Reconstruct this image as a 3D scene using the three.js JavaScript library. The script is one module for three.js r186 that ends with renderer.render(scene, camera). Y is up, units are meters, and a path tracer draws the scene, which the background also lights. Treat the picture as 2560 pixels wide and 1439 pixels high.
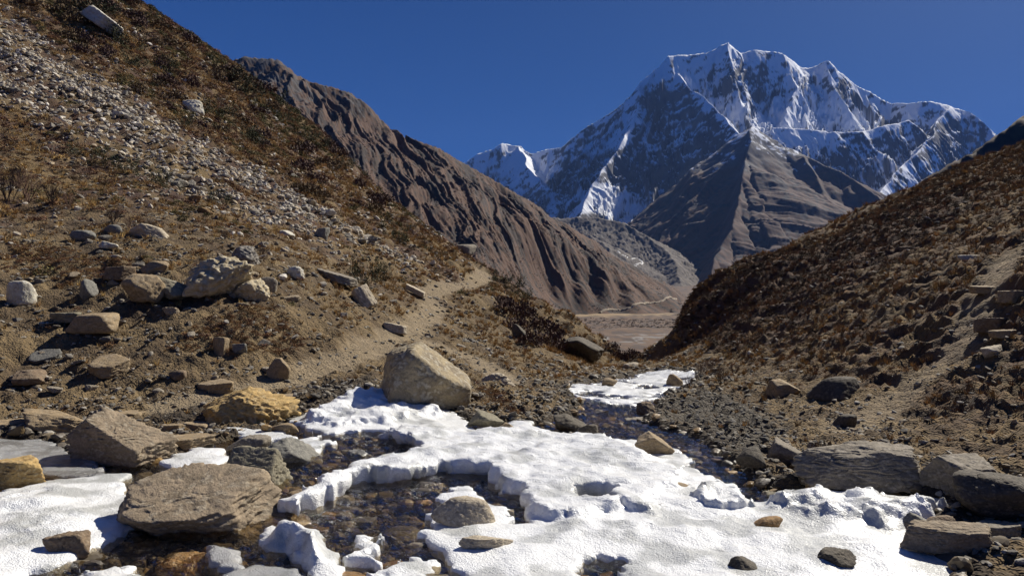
import * as THREE from 'three';
import { mergeGeometries } from 'three/addons/utils/BufferGeometryUtils.js';
import { createNoise2D, createNoise3D } from 'simplex-noise';

// ---------------------------------------------------------------- camera, sky, sun, exposure
const F = 1800, HORIZON = 700, CX = 1280, EYE = 1.6;            // lens in photograph pixels, eye height in metres
const scene = new THREE.Scene();
const camera = new THREE.PerspectiveCamera(2 * Math.atan(719.5 / F) * 180 / Math.PI, 2560 / 1439, 0.1, 60000);
camera.position.set(0, EYE, 0);
camera.rotation.x = -Math.atan((719.5 - HORIZON) / F);
scene.add(camera);

const SUN = new THREE.Vector3(0.55, 0.665, -0.51).normalize();
{
  const W = 512, H = 256, data = new Float32Array(W * H * 4), d = new THREE.Vector3();
  const mix = (a, b, t) => a + (b - a) * t;
  for (let j = 0; j < H; j++) for (let i = 0; i < W; i++) {
    const el = ((j + 0.5) / H - 0.5) * Math.PI, az = ((i + 0.5) / W - 0.5) * 2 * Math.PI;
    d.set(Math.cos(az) * Math.cos(el), Math.sin(el), Math.sin(az) * Math.cos(el));
    const e = Math.max(0, el) / (Math.PI / 2), toSun = Math.max(0, d.dot(SUN));
    const k = Math.pow(1 - e, 4.2);                                   // air thickens towards the horizon
    const halo = 0.035 * Math.pow(toSun, 2) + 0.22 * Math.pow(toSun, 12) + 0.8 * Math.pow(toSun, 90);
    const o = (j * W + i) * 4;
    data[o] = mix(0.001, 0.010, k) + halo * 0.34;
    data[o + 1] = mix(0.014, 0.076, k) + halo * 0.42;
    data[o + 2] = mix(0.078, 0.285, k) + halo * 0.55;
    data[o + 3] = 1;
  }
  const sky = new THREE.DataTexture(data, W, H, THREE.RGBAFormat, THREE.FloatType);
  sky.mapping = THREE.EquirectangularReflectionMapping;
  sky.magFilter = sky.minFilter = THREE.LinearFilter;
  sky.needsUpdate = true;
  scene.background = sky;
  scene.environment = sky;
}
const sun = new THREE.DirectionalLight(new THREE.Color(1, 0.94, 0.83), 4.6);
sun.position.copy(SUN).multiplyScalar(120);
sun.castShadow = true;
sun.shadow.mapSize.set(4096, 4096);
Object.assign(sun.shadow.camera, { left: -60, right: 60, top: 60, bottom: -60, near: 1, far: 300 });
scene.add(sun, sun.target);
const renderer = new THREE.WebGLRenderer({ antialias: true });
renderer.toneMapping = THREE.LinearToneMapping;
renderer.toneMappingExposure = 1.48;
renderer.shadowMap.enabled = true;
scene.fog = new THREE.FogExp2(new THREE.Color(0.30, 0.50, 1.0), 0.000015);

// ---------------------------------------------------------------- helpers
function rng(seed) { let a = seed >>> 0; return () => { a = (a + 0x6D2B79F5) >>> 0; let t = Math.imul(a ^ (a >>> 15), 1 | a); t = (t + Math.imul(t ^ (t >>> 7), 61 | t)) ^ t; return ((t ^ (t >>> 14)) >>> 0) / 4294967296; }; }
const n2 = createNoise2D(rng(11)), n3 = createNoise3D(rng(12));
const clamp = (x, a = 0, b = 1) => Math.min(b, Math.max(a, x));
const lerp = (a, b, t) => a + (b - a) * t;
const sstep = (a, b, x) => { const t = clamp((x - a) / (b - a)); return t * t * (3 - 2 * t); };
const fbm2 = (x, y, o = 4) => { let s = 0, a = 0.5; for (let i = 0; i < o; i++) { s += a * n2(x, y); x = x * 2.03 + 17.1; y = y * 2.03 - 9.7; a *= 0.5; } return s; };
const rid2 = (x, y, o = 4) => { let s = 0, a = 0.5; for (let i = 0; i < o; i++) { s += a * (1 - Math.abs(n2(x, y))); x = x * 2.07 + 7.3; y = y * 2.07 + 31.7; a *= 0.5; } return s; };
const fbm3 = (x, y, z, o = 4) => { let s = 0, a = 0.5; for (let i = 0; i < o; i++) { s += a * n3(x, y, z); x = x * 2.03 + 5.1; y = y * 2.03 + 1.7; z = z * 2.03 - 3.3; a *= 0.5; } return s; };
const mixc = (a, b, t) => [lerp(a[0], b[0], t), lerp(a[1], b[1], t), lerp(a[2], b[2], t)];
const dirOf = (px, py) => [(px - CX) / F, (HORIZON - py) / F];
const at = (px, py, d) => { const [u, v] = dirOf(px, py); return new THREE.Vector3(u * d, EYE + v * d, -d); };   // a surveyed point: bearing, elevation, distance
const taken = {};
const numbered = (n) => { const k = taken[n] = (taken[n] ?? -1) + 1; return k ? `${n}_${String(k).padStart(3, '0')}` : n; };
function put(o, name, label, category, group, kind) {
  o.name = numbered(name);
  if (label) o.userData.label = label;
  if (category) o.userData.category = category;
  if (group) o.userData.group = group;
  if (kind) o.userData.kind = kind;
  o.traverse((m) => { if (m.isMesh) { m.castShadow = true; m.receiveShadow = true; } });
  scene.add(o);
  return o;
}
function part(name, geo, material, parent) { const m = new THREE.Mesh(geo, material); m.name = name; m.castShadow = m.receiveShadow = true; parent.add(m); return m; }

// fine tiling grain, made of soil crumbs and grit; uv are metres
function grainTexture(size, seed, lo, hi, grit, colour) {
  const r = rng(seed), N = size, h = new Float32Array(N * N);
  for (const [cells, amp] of [[8, 0.25], [24, 0.3], [64, 0.45], [160, 0.4]]) {
    const g = new Float32Array(cells * cells).map(() => r());
    for (let y = 0; y < N; y++) for (let x = 0; x < N; x++) {
      const fx = x / N * cells, fy = y / N * cells, x0 = Math.floor(fx), y0 = Math.floor(fy), tx = fx - x0, ty = fy - y0;
      const sx = tx * tx * (3 - 2 * tx), sy = ty * ty * (3 - 2 * ty), G = (a, b) => g[(b % cells) * cells + a % cells];
      h[y * N + x] += amp * lerp(lerp(G(x0, y0), G(x0 + 1, y0), sx), lerp(G(x0, y0 + 1), G(x0 + 1, y0 + 1), sx), sy);
    }
  }
  for (let k = 0; k < grit; k++) {                                     // single grit stones
    const cx = r() * N, cy = r() * N, rad = 1.2 + r() * r() * 6, tone = 0.25 + r() * 0.5, ra = 0.6 + r() * 0.8;
    for (let y = -8; y <= 8; y++) for (let x = -8; x <= 8; x++) {
      const q = Math.hypot(x * ra, y / ra) / rad; if (q > 1) continue;
      const i = ((Math.floor(cy + y) + N) % N) * N + (Math.floor(cx + x) + N) % N;
      h[i] = Math.max(h[i], 0.35 + tone * Math.sqrt(1 - q * q));
    }
  }
  let mn = 9, mx = -9; for (const v of h) { mn = Math.min(mn, v); mx = Math.max(mx, v); }
  const out = new Uint8Array(N * N * 4);
  for (let i = 0; i < N * N; i++) { const v = Math.round(255 * clamp(lerp(lo, hi, (h[i] - mn) / (mx - mn)))); out[i * 4] = out[i * 4 + 1] = out[i * 4 + 2] = v; out[i * 4 + 3] = 255; }
  const t = new THREE.DataTexture(out, N, N);
  t.wrapS = t.wrapT = THREE.RepeatWrapping; t.magFilter = THREE.LinearFilter; t.minFilter = THREE.LinearMipmapLinearFilter; t.generateMipmaps = true;
  if (colour) t.colorSpace = THREE.SRGBColorSpace;
  t.needsUpdate = true;
  return t;
}
const again = (t, r) => { const c = t.clone(); c.repeat.set(r, r); c.needsUpdate = true; return c; };
const soilTone = grainTexture(512, 5, 0.62, 1.0, 900, true), soilBump = grainTexture(512, 5, 0, 1, 900, false);
const rockTone = grainTexture(512, 8, 0.70, 1.0, 0, true), rockBump = grainTexture(512, 8, 0, 1, 0, false);

const M = {
  ground: new THREE.MeshStandardMaterial({ vertexColors: true, roughness: 1, map: again(soilTone, 0.6), bumpMap: again(soilBump, 0.6), bumpScale: 0.045 }),
  mountain: new THREE.MeshStandardMaterial({ vertexColors: true, roughness: 0.95 }),
  rock: new THREE.MeshStandardMaterial({ vertexColors: true, roughness: 0.9, map: again(rockTone, 1.4), bumpMap: again(rockBump, 1.1), bumpScale: 0.006 }),
  wetRock: new THREE.MeshStandardMaterial({ vertexColors: true, roughness: 0.28, map: again(rockTone, 1.4), bumpMap: again(rockBump, 1.1), bumpScale: 0.009 }),
};

function gridMesh(nx, ny, fn, material, colour) {        // fn(i, j) -> [x, y, z]; colour(x, y, z, normal) -> rgb
  const pos = new Float32Array(nx * ny * 3), uv = new Float32Array(nx * ny * 2), idx = new Uint32Array((nx - 1) * (ny - 1) * 6);
  for (let j = 0; j < ny; j++) for (let i = 0; i < nx; i++) { const k = j * nx + i, p = fn(i, j); pos.set(p, k * 3); uv[k * 2] = p[0]; uv[k * 2 + 1] = p[2] - p[1] * 0.6; }
  let o = 0;
  for (let j = 0; j < ny - 1; j++) for (let i = 0; i < nx - 1; i++) { const a = j * nx + i, b = a + 1, c = a + nx, d = c + 1; idx.set([a, b, c, b, d, c], o); o += 6; }
  const g = new THREE.BufferGeometry();
  g.setAttribute('position', new THREE.BufferAttribute(pos, 3)); g.setAttribute('uv', new THREE.BufferAttribute(uv, 2)); g.setIndex(new THREE.BufferAttribute(idx, 1));
  g.computeVertexNormals();
  if (colour) {
    const nn = g.attributes.normal.array, col = new Float32Array(nx * ny * 3);
    for (let k = 0; k < nx * ny; k++) col.set(colour(pos[k * 3], pos[k * 3 + 1], pos[k * 3 + 2], Math.abs(nn[k * 3 + 1]), nn[k * 3], nn[k * 3 + 2]), k * 3);
    g.setAttribute('color', new THREE.BufferAttribute(col, 3));
  }
  return new THREE.Mesh(g, material);
}

// ---------------------------------------------------------------- the lie of the land close by: a thin-plate surface through surveyed points
const S = [], P = (px, py, d) => { const p = at(px, py, d); S.push([p.x, d, p.y]); }, Q = (x, d, h) => S.push([x, d, h]);
for (const a of [[-3, 1.5, 0.05], [0, 1.5, 0], [3, 1.5, 0.05], [-6, 1.5, 0.25], [6, 1.5, 0.7], [-12, 1.5, 3], [12, 1.5, 4], [-12, -6, 3.5], [12, -6, 4.5], [0, -6, 0.2], [-30, 4, 16], [30, 4, 15],
  [4.9, 26, -2.2], [5.5, 31, -3.6], [6.2, 36, -5.5], [8.5, 44, -9], [13, 58, -15]]) Q(...a);
for (const a of [
  [0, 1439, 3.9], [700, 1439, 3.9], [1280, 1439, 3.9], [1900, 1439, 3.9], [2560, 1420, 4.0], [0, 1250, 5.15], [640, 1250, 5.2], [1280, 1250, 5.25], [1900, 1250, 5.2], [2560, 1280, 4.75],
  [0, 1100, 7.0], [450, 1110, 6.9], [850, 1100, 7.1], [1280, 1100, 7.3], [1700, 1100, 7.4], [2100, 1150, 6.1], [2560, 1120, 6.0],
  [0, 1000, 8.6], [400, 1000, 8.8], [720, 1020, 8.6], [960, 968, 9.6], [1060, 1030, 8.7], [1350, 1040, 8.8], [1560, 1040, 9.4], [1800, 1050, 9.0], [2050, 1050, 8.0], [2300, 1050, 7.4], [2560, 980, 7.3],
  [1450, 975, 12], [1600, 980, 12.5], [1550, 945, 16], [1700, 930, 18], [1620, 918, 21], [1500, 935, 17], [1750, 960, 15], [1850, 930, 15], [2000, 950, 11.5], [2200, 960, 9.5],
  [0, 900, 9.6], [200, 900, 9.8], [450, 930, 9.6], [700, 950, 10], [900, 930, 11], [0, 780, 10.8], [300, 780, 11.2], [570, 760, 11.6], [800, 800, 12.5], [950, 860, 13], [1180, 930, 12], [1350, 930, 14], [1350, 870, 18],
  [0, 680, 12], [300, 660, 12.8], [600, 650, 14], [800, 690, 15], [1000, 800, 15.5], [1080, 760, 19], [1050, 720, 20.5], [1180, 820, 18.5], [1150, 710, 24], [1215, 690, 28], [1260, 760, 23], [1300, 800, 22], [1420, 890, 22], [1520, 900, 24], [1460, 860, 24],
  [0, 550, 15], [300, 520, 17], [600, 520, 20], [850, 560, 24], [1000, 640, 25], [1120, 650, 32], [0, 400, 19], [300, 380, 22.5], [560, 400, 26], [800, 470, 31], [930, 540, 34],
  [0, 250, 24], [200, 200, 29], [450, 270, 33], [650, 330, 38], [820, 420, 42], [0, 100, 31], [150, 60, 36], [100, -150, 45], [-200, 100, 28], [-300, 400, 16], [-300, 700, 10], [-300, 1000, 7.5],
  [300, 0, 44], [420, 75, 46], [560, 150, 48], [680, 240, 49], [800, 330, 50], [900, 430, 49], [1000, 530, 46], [1090, 590, 43], [1200, 672, 38], [1300, 758, 37], [1400, 850, 37], [1480, 858, 35], [1550, 890, 31],
  [300, 120, 62], [560, 280, 66], [800, 460, 68], [1000, 650, 64], [1200, 780, 54], [1400, 900, 52],
  [2560, 850, 8.3], [2400, 850, 9.5], [2250, 850, 11], [2560, 700, 9.6], [2400, 700, 12], [2250, 750, 13], [2100, 850, 13], [2000, 850, 15.5], [1850, 850, 19.5], [1900, 780, 21], [2050, 750, 18.5], [2150, 650, 21], [2350, 580, 19], [2560, 560, 14], [2560, 450, 21], [2450, 480, 23], [1720, 880, 24],
  [1665, 840, 28], [1300, 762, 30], [1400, 838, 30], [1480, 884, 28.5], [1800, 712, 29], [2000, 640, 30], [1900, 680, 27], [2150, 570, 29], [2000, 660, 26], [1700, 782, 31], [1750, 740, 32], [1800, 710, 33], [1900, 660, 34], [2000, 632, 35], [2150, 562, 35], [2300, 482, 34], [2450, 425, 32], [2560, 396, 31], [2700, 310, 30], [2900, 220, 28],
  [1700, 900, 42], [1800, 815, 46], [2000, 740, 48], [2300, 620, 48], [2560, 530, 46], [2900, 390, 44], [2800, 1000, 6.2], [2800, 700, 8], [2900, 500, 13]]) P(...a);
const tps = (() => {
  const n = S.length, N = n + 3, A = Array.from({ length: N }, () => new Float64Array(N + 1)), U = (r2) => r2 < 1e-12 ? 0 : r2 * Math.log(r2);
  for (let i = 0; i < n; i++) {
    for (let j = 0; j < n; j++) A[i][j] = U((S[i][0] - S[j][0]) ** 2 + (S[i][1] - S[j][1]) ** 2);
    A[i][i] = 0.02 * (1 + S[i][1] * 0.15);
    A[i][n] = A[n][i] = 1; A[i][n + 1] = A[n + 1][i] = S[i][0]; A[i][n + 2] = A[n + 2][i] = S[i][1]; A[i][N] = S[i][2];
  }
  for (let c = 0; c < N; c++) {
    let p = c; for (let r = c + 1; r < N; r++) if (Math.abs(A[r][c]) > Math.abs(A[p][c])) p = r;
    [A[c], A[p]] = [A[p], A[c]];
    for (let r = c + 1; r < N; r++) { const f = A[r][c] / A[c][c]; if (f) for (let k = c; k <= N; k++) A[r][k] -= f * A[c][k]; }
  }
  const w = new Float64Array(N);
  for (let r = N - 1; r >= 0; r--) { let s = A[r][N]; for (let k = r + 1; k < N; k++) s -= A[r][k] * w[k]; w[r] = s / A[r][r]; }
  return w;
})();
function G(x, d) {                                                    // smooth height at x, distance d (= -z)
  const n = S.length; let s = tps[n] + tps[n + 1] * x + tps[n + 2] * d;
  for (let i = 0; i < n; i++) { const a = x - S[i][0], b = d - S[i][1], r2 = a * a + b * b; if (r2 > 1e-12) s += tps[i] * r2 * Math.log(r2); }
  return s;
}
function hit(px, py, from = 2, to = 75) {                             // where a sight line meets the smooth ground
  const [u, v] = dirOf(px, py); let a = from, fa = EYE + v * a - G(u * a, a);
  for (let d = from; d < to; d *= 1.015) { const f = EYE + v * d - G(u * d, d); if (f <= 0 && fa > 0) { let lo = a, hi = d; for (let k = 0; k < 18; k++) { const m = (lo + hi) / 2; (EYE + v * m - G(u * m, m) > 0) ? lo = m : hi = m; } return [u * hi, hi]; } a = d; fa = f; }
  return null;
}
const poly = (pts) => pts.map(([a, b]) => hit(a, b) ?? (() => { const d = EYE * F / (b - HORIZON); return [(a - CX) / F * d, d]; })());
function sdf(poly, x, y) {                                            // positive inside
  let best = 1e9, inside = false;
  for (let i = 0, n = poly.length, j = n - 1; i < n; j = i++) {
    const [ax, ay] = poly[j], [bx, by] = poly[i], ex = bx - ax, ey = by - ay, wx = x - ax, wy = y - ay, t = clamp((wx * ex + wy * ey) / (ex * ex + ey * ey + 1e-12));
    best = Math.min(best, (wx - ex * t) ** 2 + (wy - ey * t) ** 2);
    if ((ay > y) !== (by > y) && x < ex * (y - ay) / (by - ay) + ax) inside = !inside;
  }
  return inside ? Math.sqrt(best) : -Math.sqrt(best);
}
function near(line, x, y) {                                           // distance to a polyline and the place along it
  let best = 1e9, tt = 0;
  for (let i = 0; i < line.length - 1; i++) {
    const [ax, ay] = line[i], [bx, by] = line[i + 1], ex = bx - ax, ey = by - ay, t = clamp(((x - ax) * ex + (y - ay) * ey) / (ex * ex + ey * ey + 1e-12));
    const q = (x - ax - ex * t) ** 2 + (y - ay - ey * t) ** 2; if (q < best) { best = q; tt = i + t; }
  }
  return [Math.sqrt(best), tt];
}
// ---------------------------------------------------------------- ground close by
const wet = poly([[-400, 1075], [0, 1075], [140, 1088], [240, 1140], [380, 1135], [520, 1095], [600, 1075], [700, 1075], [740, 1030], [860, 978], [960, 966], [1060, 990], [1180, 1042], [1340, 1050], [1410, 1030], [1440, 1010], [1410, 965], [1560, 935], [1640, 922], [1745, 926], [1740, 950], [1660, 1000], [1620, 1045], [1760, 1085], [1850, 1150], [1900, 1195], [2040, 1205], [2300, 1215], [2385, 1250], [2340, 1330], [2430, 1420], [2420, 1560], [1280, 1900], [-400, 1560]]);
const pathLine = poly([[420, 1010], [560, 985], [680, 955], [800, 915], [900, 880], [1000, 830], [1070, 790], [1085, 757], [1062, 733], [1120, 713], [1190, 705], [1212, 692], [1206, 678]]);
const spurPath = poly([[1010, 835], [1080, 855], [1150, 880], [1215, 910], [1270, 950]]);
const trailLine = poly([[2620, 600], [2520, 640], [2490, 690], [2440, 760], [2420, 860], [2350, 915], [2270, 970], [2180, 1030], [2110, 1070]]);
const pathW = (d) => 0.17 + 0.0065 * d, trailW = 0.26;
function trodden(x, d) {                                              // 0..1, where feet have worn the ground
  const w = 0.10 * n2(x * 2.1, d * 2.1);
  const a = sstep(1.5, 0.75, (near(pathLine, x, d)[0] + w) / pathW(d)), b = d > 9 && d < 22 ? sstep(1.5, 0.75, (near(spurPath, x, d)[0] + w) / 0.32) : 0, c = x > 2 ? 0.7 * sstep(1.6, 0.5, (near(trailLine, x, d)[0] + w) / trailW) : 0;
  return Math.max(a, b, c);
}
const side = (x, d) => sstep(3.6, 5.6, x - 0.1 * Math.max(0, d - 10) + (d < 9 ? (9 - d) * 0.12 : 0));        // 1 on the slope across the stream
const hill = (x, d) => sstep(-1.5, 1.5, -x - 4.2 + 0.22 * (d - 10));                                          // 1 on the big hillside
const bowl = [hit(600, 1240), hit(1700, 1350)];
function groundY(x, d) {
  let h = G(x, d);
  const s = sdf(wet, x, d), bed = sstep(-0.02, 0.22, s), r = side(x, d), tr = trodden(x, d), far = Math.hypot(x, d), rough = (1 - bed) * (1 - 0.85 * tr);
  const hl = hill(x, d), up = sstep(16, 30, far);
  // broad swells, then hummocks, then crumbs
  h += rough * (0.13 * fbm2(x * 0.33, d * 0.33, 3) * (0.4 + up * 2.0) * sstep(-0.1, 1.2, -s));
  h += rough * (1 - r) * (0.085 * fbm2(x * 1.5 + 40, d * 1.5, 4) + up * 0.22 * fbm2(x * 0.9, d * 0.9, 4));
  if (hl > 0.01 && far < 16) h += rough * hl * (0.10 * rid2(x * 0.9, d * 0.9, 4) - 0.07) * sstep(9.2, 10.5, d);
  if (r > 0.01) {                                                     // tussocks and little terraces on the shaded slope
    const along = d * 0.93 - x * 0.37, across = x * 0.93 + d * 0.37, wx = 0.35 * n2(x * 0.7, d * 0.7);
    const t1 = rid2(along * 0.55 + wx, across * 1.25 + wx, 3), t2 = fbm2(along * 1.9, across * 3.2, 3);
    h += rough * r * sstep(0.1, 1.0, -s) * ((t1 - 0.55) * (0.22 + 0.008 * d) + t2 * 0.10 + 0.05 * fbm2(x * 7, d * 7, 2));
  }
  if (far < 26) h += rough * sstep(26, 10, far) * (0.055 * fbm2(x * 4.5, d * 4.5, 3) + 0.026 * fbm2(x * 17, d * 17, 2));
  h -= bed * (0.13 + 0.03 * n2(x * 2.4, d * 2.4)) - bed * 0.035 * fbm2(x * 8, d * 8, 3);
  h -= tr * 0.035;
  return h;
}
const C = { tan: [0.250, 0.173, 0.083], dust: [0.40, 0.31, 0.195], earth: [0.149, 0.099, 0.049], mud: [0.072, 0.053, 0.034], heath: [0.152, 0.087, 0.044], straw: [0.262, 0.173, 0.071], red: [0.120, 0.063, 0.041], grit: [0.125, 0.108, 0.085], bed: [0.115, 0.084, 0.045] };
const mudSpot = poly([[430, 1010], [560, 985], [700, 990], [860, 950], [930, 940], [930, 965], [840, 985], [740, 1030], [680, 1010], [560, 1030], [420, 1060], [350, 1040]]);
const gritSpot = poly([[1660, 1000], [1760, 975], [1880, 1010], [1960, 1070], [1900, 1140], [1840, 1140], [1760, 1080], [1640, 1050]]);
const shadedHeather = poly([[1640, 880], [1720, 770], [1820, 700], [1960, 640], [2120, 580], [2300, 500], [2420, 470], [2380, 560], [2240, 640], [2120, 720], [2020, 790], [1900, 830], [1800, 880], [1700, 900]]);
const shadedHeath = (x, d) => sstep(-0.6, 0.6, sdf(shadedHeather, x, d) + 2.2 * fbm2(x * 0.5, d * 0.5, 3));   // dark heather on the far slope, with low-sun shade put into its colour
function groundColour(x, y, z) {
  const d = -z, far = Math.hypot(x, d), r = side(x, d), hl = hill(x, d), up = sstep(13, 24, far + 5 * n2(x * 0.12, d * 0.12));
  const a = fbm2(x * 0.22, d * 0.22, 3), b = fbm2(x * 0.8 + 9, d * 0.8, 4), c = fbm2(x * 4, d * 4, 3);
  let col = mixc(C.tan, C.earth, sstep(-0.25, 0.35, b + 0.5 * c));
  const hs = mixc(C.straw, mixc(C.heath, C.red, sstep(0, 0.4, b)), sstep(-0.35, 0.2, a + 0.6 * b + 0.4 * c));
  col = mixc(col, hs, up * hl * sstep(-0.5, -0.05, b + c * 0.6));
  col = mixc(col, mixc(mixc(mixc(C.straw, C.earth, 0.45), C.heath, sstep(-0.3, 0.25, b + 0.7 * c)), C.red, 0.7 * shadedHeath(x, d)), r * 0.95);
  const s = sdf(wet, x, d);
  col = mixc(col, C.grit, sstep(-0.15, 0.1, sdf(gritSpot, x, d) + 0.25 * c) * 0.9);
  col = mixc(col, C.mud, sstep(-0.12, 0.06, sdf(mudSpot, x, d) + 0.2 * c) * 0.85);
  if (s > -0.5) col = mixc(col, C.mud, sstep(-0.2, -0.02, s + 0.12 * c));
  if (s > -0.05) col = mixc(col, mixc(C.bed, C.mud, sstep(-0.1, 0.3, c)), sstep(0, 0.1, s));
  return mixc(col, C.dust, trodden(x, d) * (0.70 + 0.35 * c));
}
{
  const NA = 600, NR = 740, ang = [], A0 = -1.25, A1 = 1.25;
  for (let i = 0; i < NA; i++) { const t = i / (NA - 1) * 2 - 1; ang.push((0.52 * t + 0.48 * t * t * t * Math.sign(1)) * 1.3); }
  const near0 = 0.6, far0 = 74;
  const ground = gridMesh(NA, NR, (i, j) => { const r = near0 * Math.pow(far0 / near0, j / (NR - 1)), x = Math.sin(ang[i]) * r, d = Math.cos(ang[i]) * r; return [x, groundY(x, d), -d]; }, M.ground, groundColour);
  put(ground, 'ground', 'brown stony hillside and banks running down to the stream', undefined, undefined, 'structure');
}

// ---------------------------------------------------------------- far land: every massif is a net of ridges
function ridge(pts, o = {}) { let d = 0; return { o, p: pts.map((q) => { d = q[2] ?? d; const w = at(q[0], q[1], d); return [w.x, d, w.y]; }) }; }
function massif(ridges, floor) {
  let base = 0;
  for (const R of ridges) { R.s = base; let acc = 0; R.acc = [0]; for (let i = 1; i < R.p.length; i++) { acc += Math.hypot(R.p[i][0] - R.p[i - 1][0], R.p[i][1] - R.p[i - 1][1]); R.acc.push(acc); } const e = R.p[R.p.length - 1], l = Math.hypot(e[0] - R.p[0][0], e[1] - R.p[0][1]); R.ux = (e[0] - R.p[0][0]) / l; R.uy = (e[1] - R.p[0][1]) / l; base += acc + 997; }
  const out = (x, d) => {
    let h = floor(x, d); out.r = 1e4; out.along = 0;
    for (const R of ridges) {
      const o = R.o, w = o.warp ?? 0, xw = x + w * fbm2(x / (w * 9 + 1), d / (w * 9 + 1), 2), dw = d + w * fbm2(d / (w * 9 + 1) + 50, x / (w * 9 + 1), 2);
      let top = -1e9, bk = 0, bf = 0, br = 0;
      for (let i = 0; i < R.p.length - 1; i++) {
        const a = R.p[i], b = R.p[i + 1], ex = b[0] - a[0], ey = b[1] - a[1], l2 = ex * ex + ey * ey, t = clamp(((xw - a[0]) * ex + (dw - a[1]) * ey) / l2);
        const qx = a[0] + ex * t, qy = a[1] + ey * t, r = Math.sqrt((xw - qx) ** 2 + (dw - qy) ** 2), k = r / o.scale;
        const y = a[2] + (b[2] - a[2]) * t - (o.back ? lerp(o.slope, o.back, sstep(0.72, 0.98, (dw - qy) / (r + 1e-6))) : o.left ? lerp(o.slope, o.left, sstep(0.1, 0.6, (qx - xw) / (r + 1e-6))) : o.slope) * r / (1 + (o.concave ?? 0) * k);
        if (y > top) { top = y; bk = k; br = r; }
      }
      bf = (R.s + (xw - R.p[0][0]) * R.ux + (dw - R.p[0][1]) * R.uy) / o.flute;
      if (top < h) continue;                                            // gullies run down the fall line from the crest
      const wob = 0.25 * n2(bk * 3, bf);
      top -= o.depth * Math.min(1, bk * 3) * sstep(0, o.taper ?? 160, top - h) * (Math.abs(n2(bf + wob, bk * 0.5 + R.s)) + 0.45 * Math.abs(n2(bf * 2.7 + 2 * wob, bk + R.s)) + 0.26 * Math.abs(n2(bf * 7.1 + 3 * wob, bk * 2.2)) + 0.12 * Math.abs(n2(bf * 17.3 + 5 * wob, bk * 4)));
      if (top > h) { h = top; out.r = br; out.along = bf * o.flute; }
    }
    return h;
  };
  return out;
}
const valleyFloor = (x, d) => -55 + 0.006 * Math.max(0, d - 1300) + 0.03 * Math.max(0, d - 3300);
function landMesh(x0, x1, d0, d1, nx, ny, H, colour) { return gridMesh(nx, ny, (i, j) => { const d = d0 * Math.pow(d1 / d0, j / (ny - 1)), k = d / d1, x = lerp(lerp(x0, x0 * k, 1), lerp(x1, x1 * k, 1), i / (nx - 1)); return [x, H(x, d), -d]; }, M.mountain, colour); }

// snow massif at the head of the valley
const snowH = (() => {
  const f = massif([
    ridge([[1100, 430, 9000], [1160, 405], [1190, 386], [1235, 373], [1255, 358], [1300, 364], [1330, 384, 8800], [1370, 374], [1400, 368, 8600], [1430, 345, 8400], [1480, 310, 8300], [1530, 284, 8200], [1580, 240, 8000], [1603, 203, 7900], [1632, 180], [1663, 152], [1668, 140], [1720, 138, 8000], [1770, 130], [1798, 117], [1815, 107], [1832, 120], [1850, 134], [1890, 125], [1940, 131], [1962, 141], [2000, 166, 8100], [2022, 171], [2045, 161], [2062, 152, 8000], [2090, 178], [2140, 212, 7900], [2230, 258, 7800], [2265, 258, 7500], [2300, 254, 7400], [2340, 258], [2370, 262], [2400, 273], [2430, 290, 7200], [2480, 325, 7000], [2600, 420, 6800]], { slope: 1.32, scale: 1500, flute: 360, depth: 230, concave: 0.3, warp: 60 }),
    ridge([[1680, 175, 7850], [1720, 212, 7500], [1760, 250, 7200], [1810, 290, 6900], [1850, 345, 6500], [1800, 430, 6000]], { slope: 1.1, scale: 900, flute: 260, depth: 150, warp: 60 }),
    ridge([[1605, 205, 7900], [1585, 290, 7400], [1540, 380, 6900], [1480, 470, 6400], [1450, 540, 6000]], { slope: 1.0, scale: 900, flute: 280, depth: 150, warp: 60 }),
    ridge([[1815, 107, 8000], [1838, 190, 7600], [1850, 270, 7250]], { slope: 1.5, scale: 700, flute: 200, depth: 170, warp: 30 }),
    ridge([[1950, 132, 8000], [1990, 220, 7600], [1960, 290, 7200]], { slope: 1.4, scale: 700, flute: 220, depth: 170, warp: 30 }),
    ridge([[2062, 152, 8000], [2085, 225, 7650], [2120, 272, 7400]], { slope: 1.35, scale: 700, flute: 200, depth: 120, warp: 20 }),
    ridge([[1930, 318, 6900], [2000, 322, 6900], [2070, 330, 6850], [2150, 330, 6850], [2270, 300, 7050]], { slope: 0.95, back: 0.12, scale: 900, flute: 320, depth: 200, warp: 40 }),
    ridge([[2370, 262, 7400], [2330, 330, 6900], [2250, 420, 6300], [2180, 500, 5800]], { slope: 1.0, scale: 800, flute: 280, depth: 200, warp: 60 }),
    ridge([[1300, 364, 8900], [1330, 430, 8200], [1380, 480, 7400], [1400, 540, 6800]], { slope: 0.7, scale: 800, flute: 260, depth: 130, warp: 60 }),
  ], valleyFloor);
  const H = (x, d) => { const h = f(x, d), q = 0.12 + 0.88 * sstep(0, 320, f.r); return h + q * (120 * (rid2(x / 700, d / 700, 4) - 0.62) + 34 * (rid2(x / 190, d / 190, 3) - 0.6)) * sstep(200, 700, h) + (0.3 + 0.7 * q) * 26 * (rid2(x / 80, d / 80, 4) - 0.6); };
  H.f = f; return H;
})();
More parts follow.
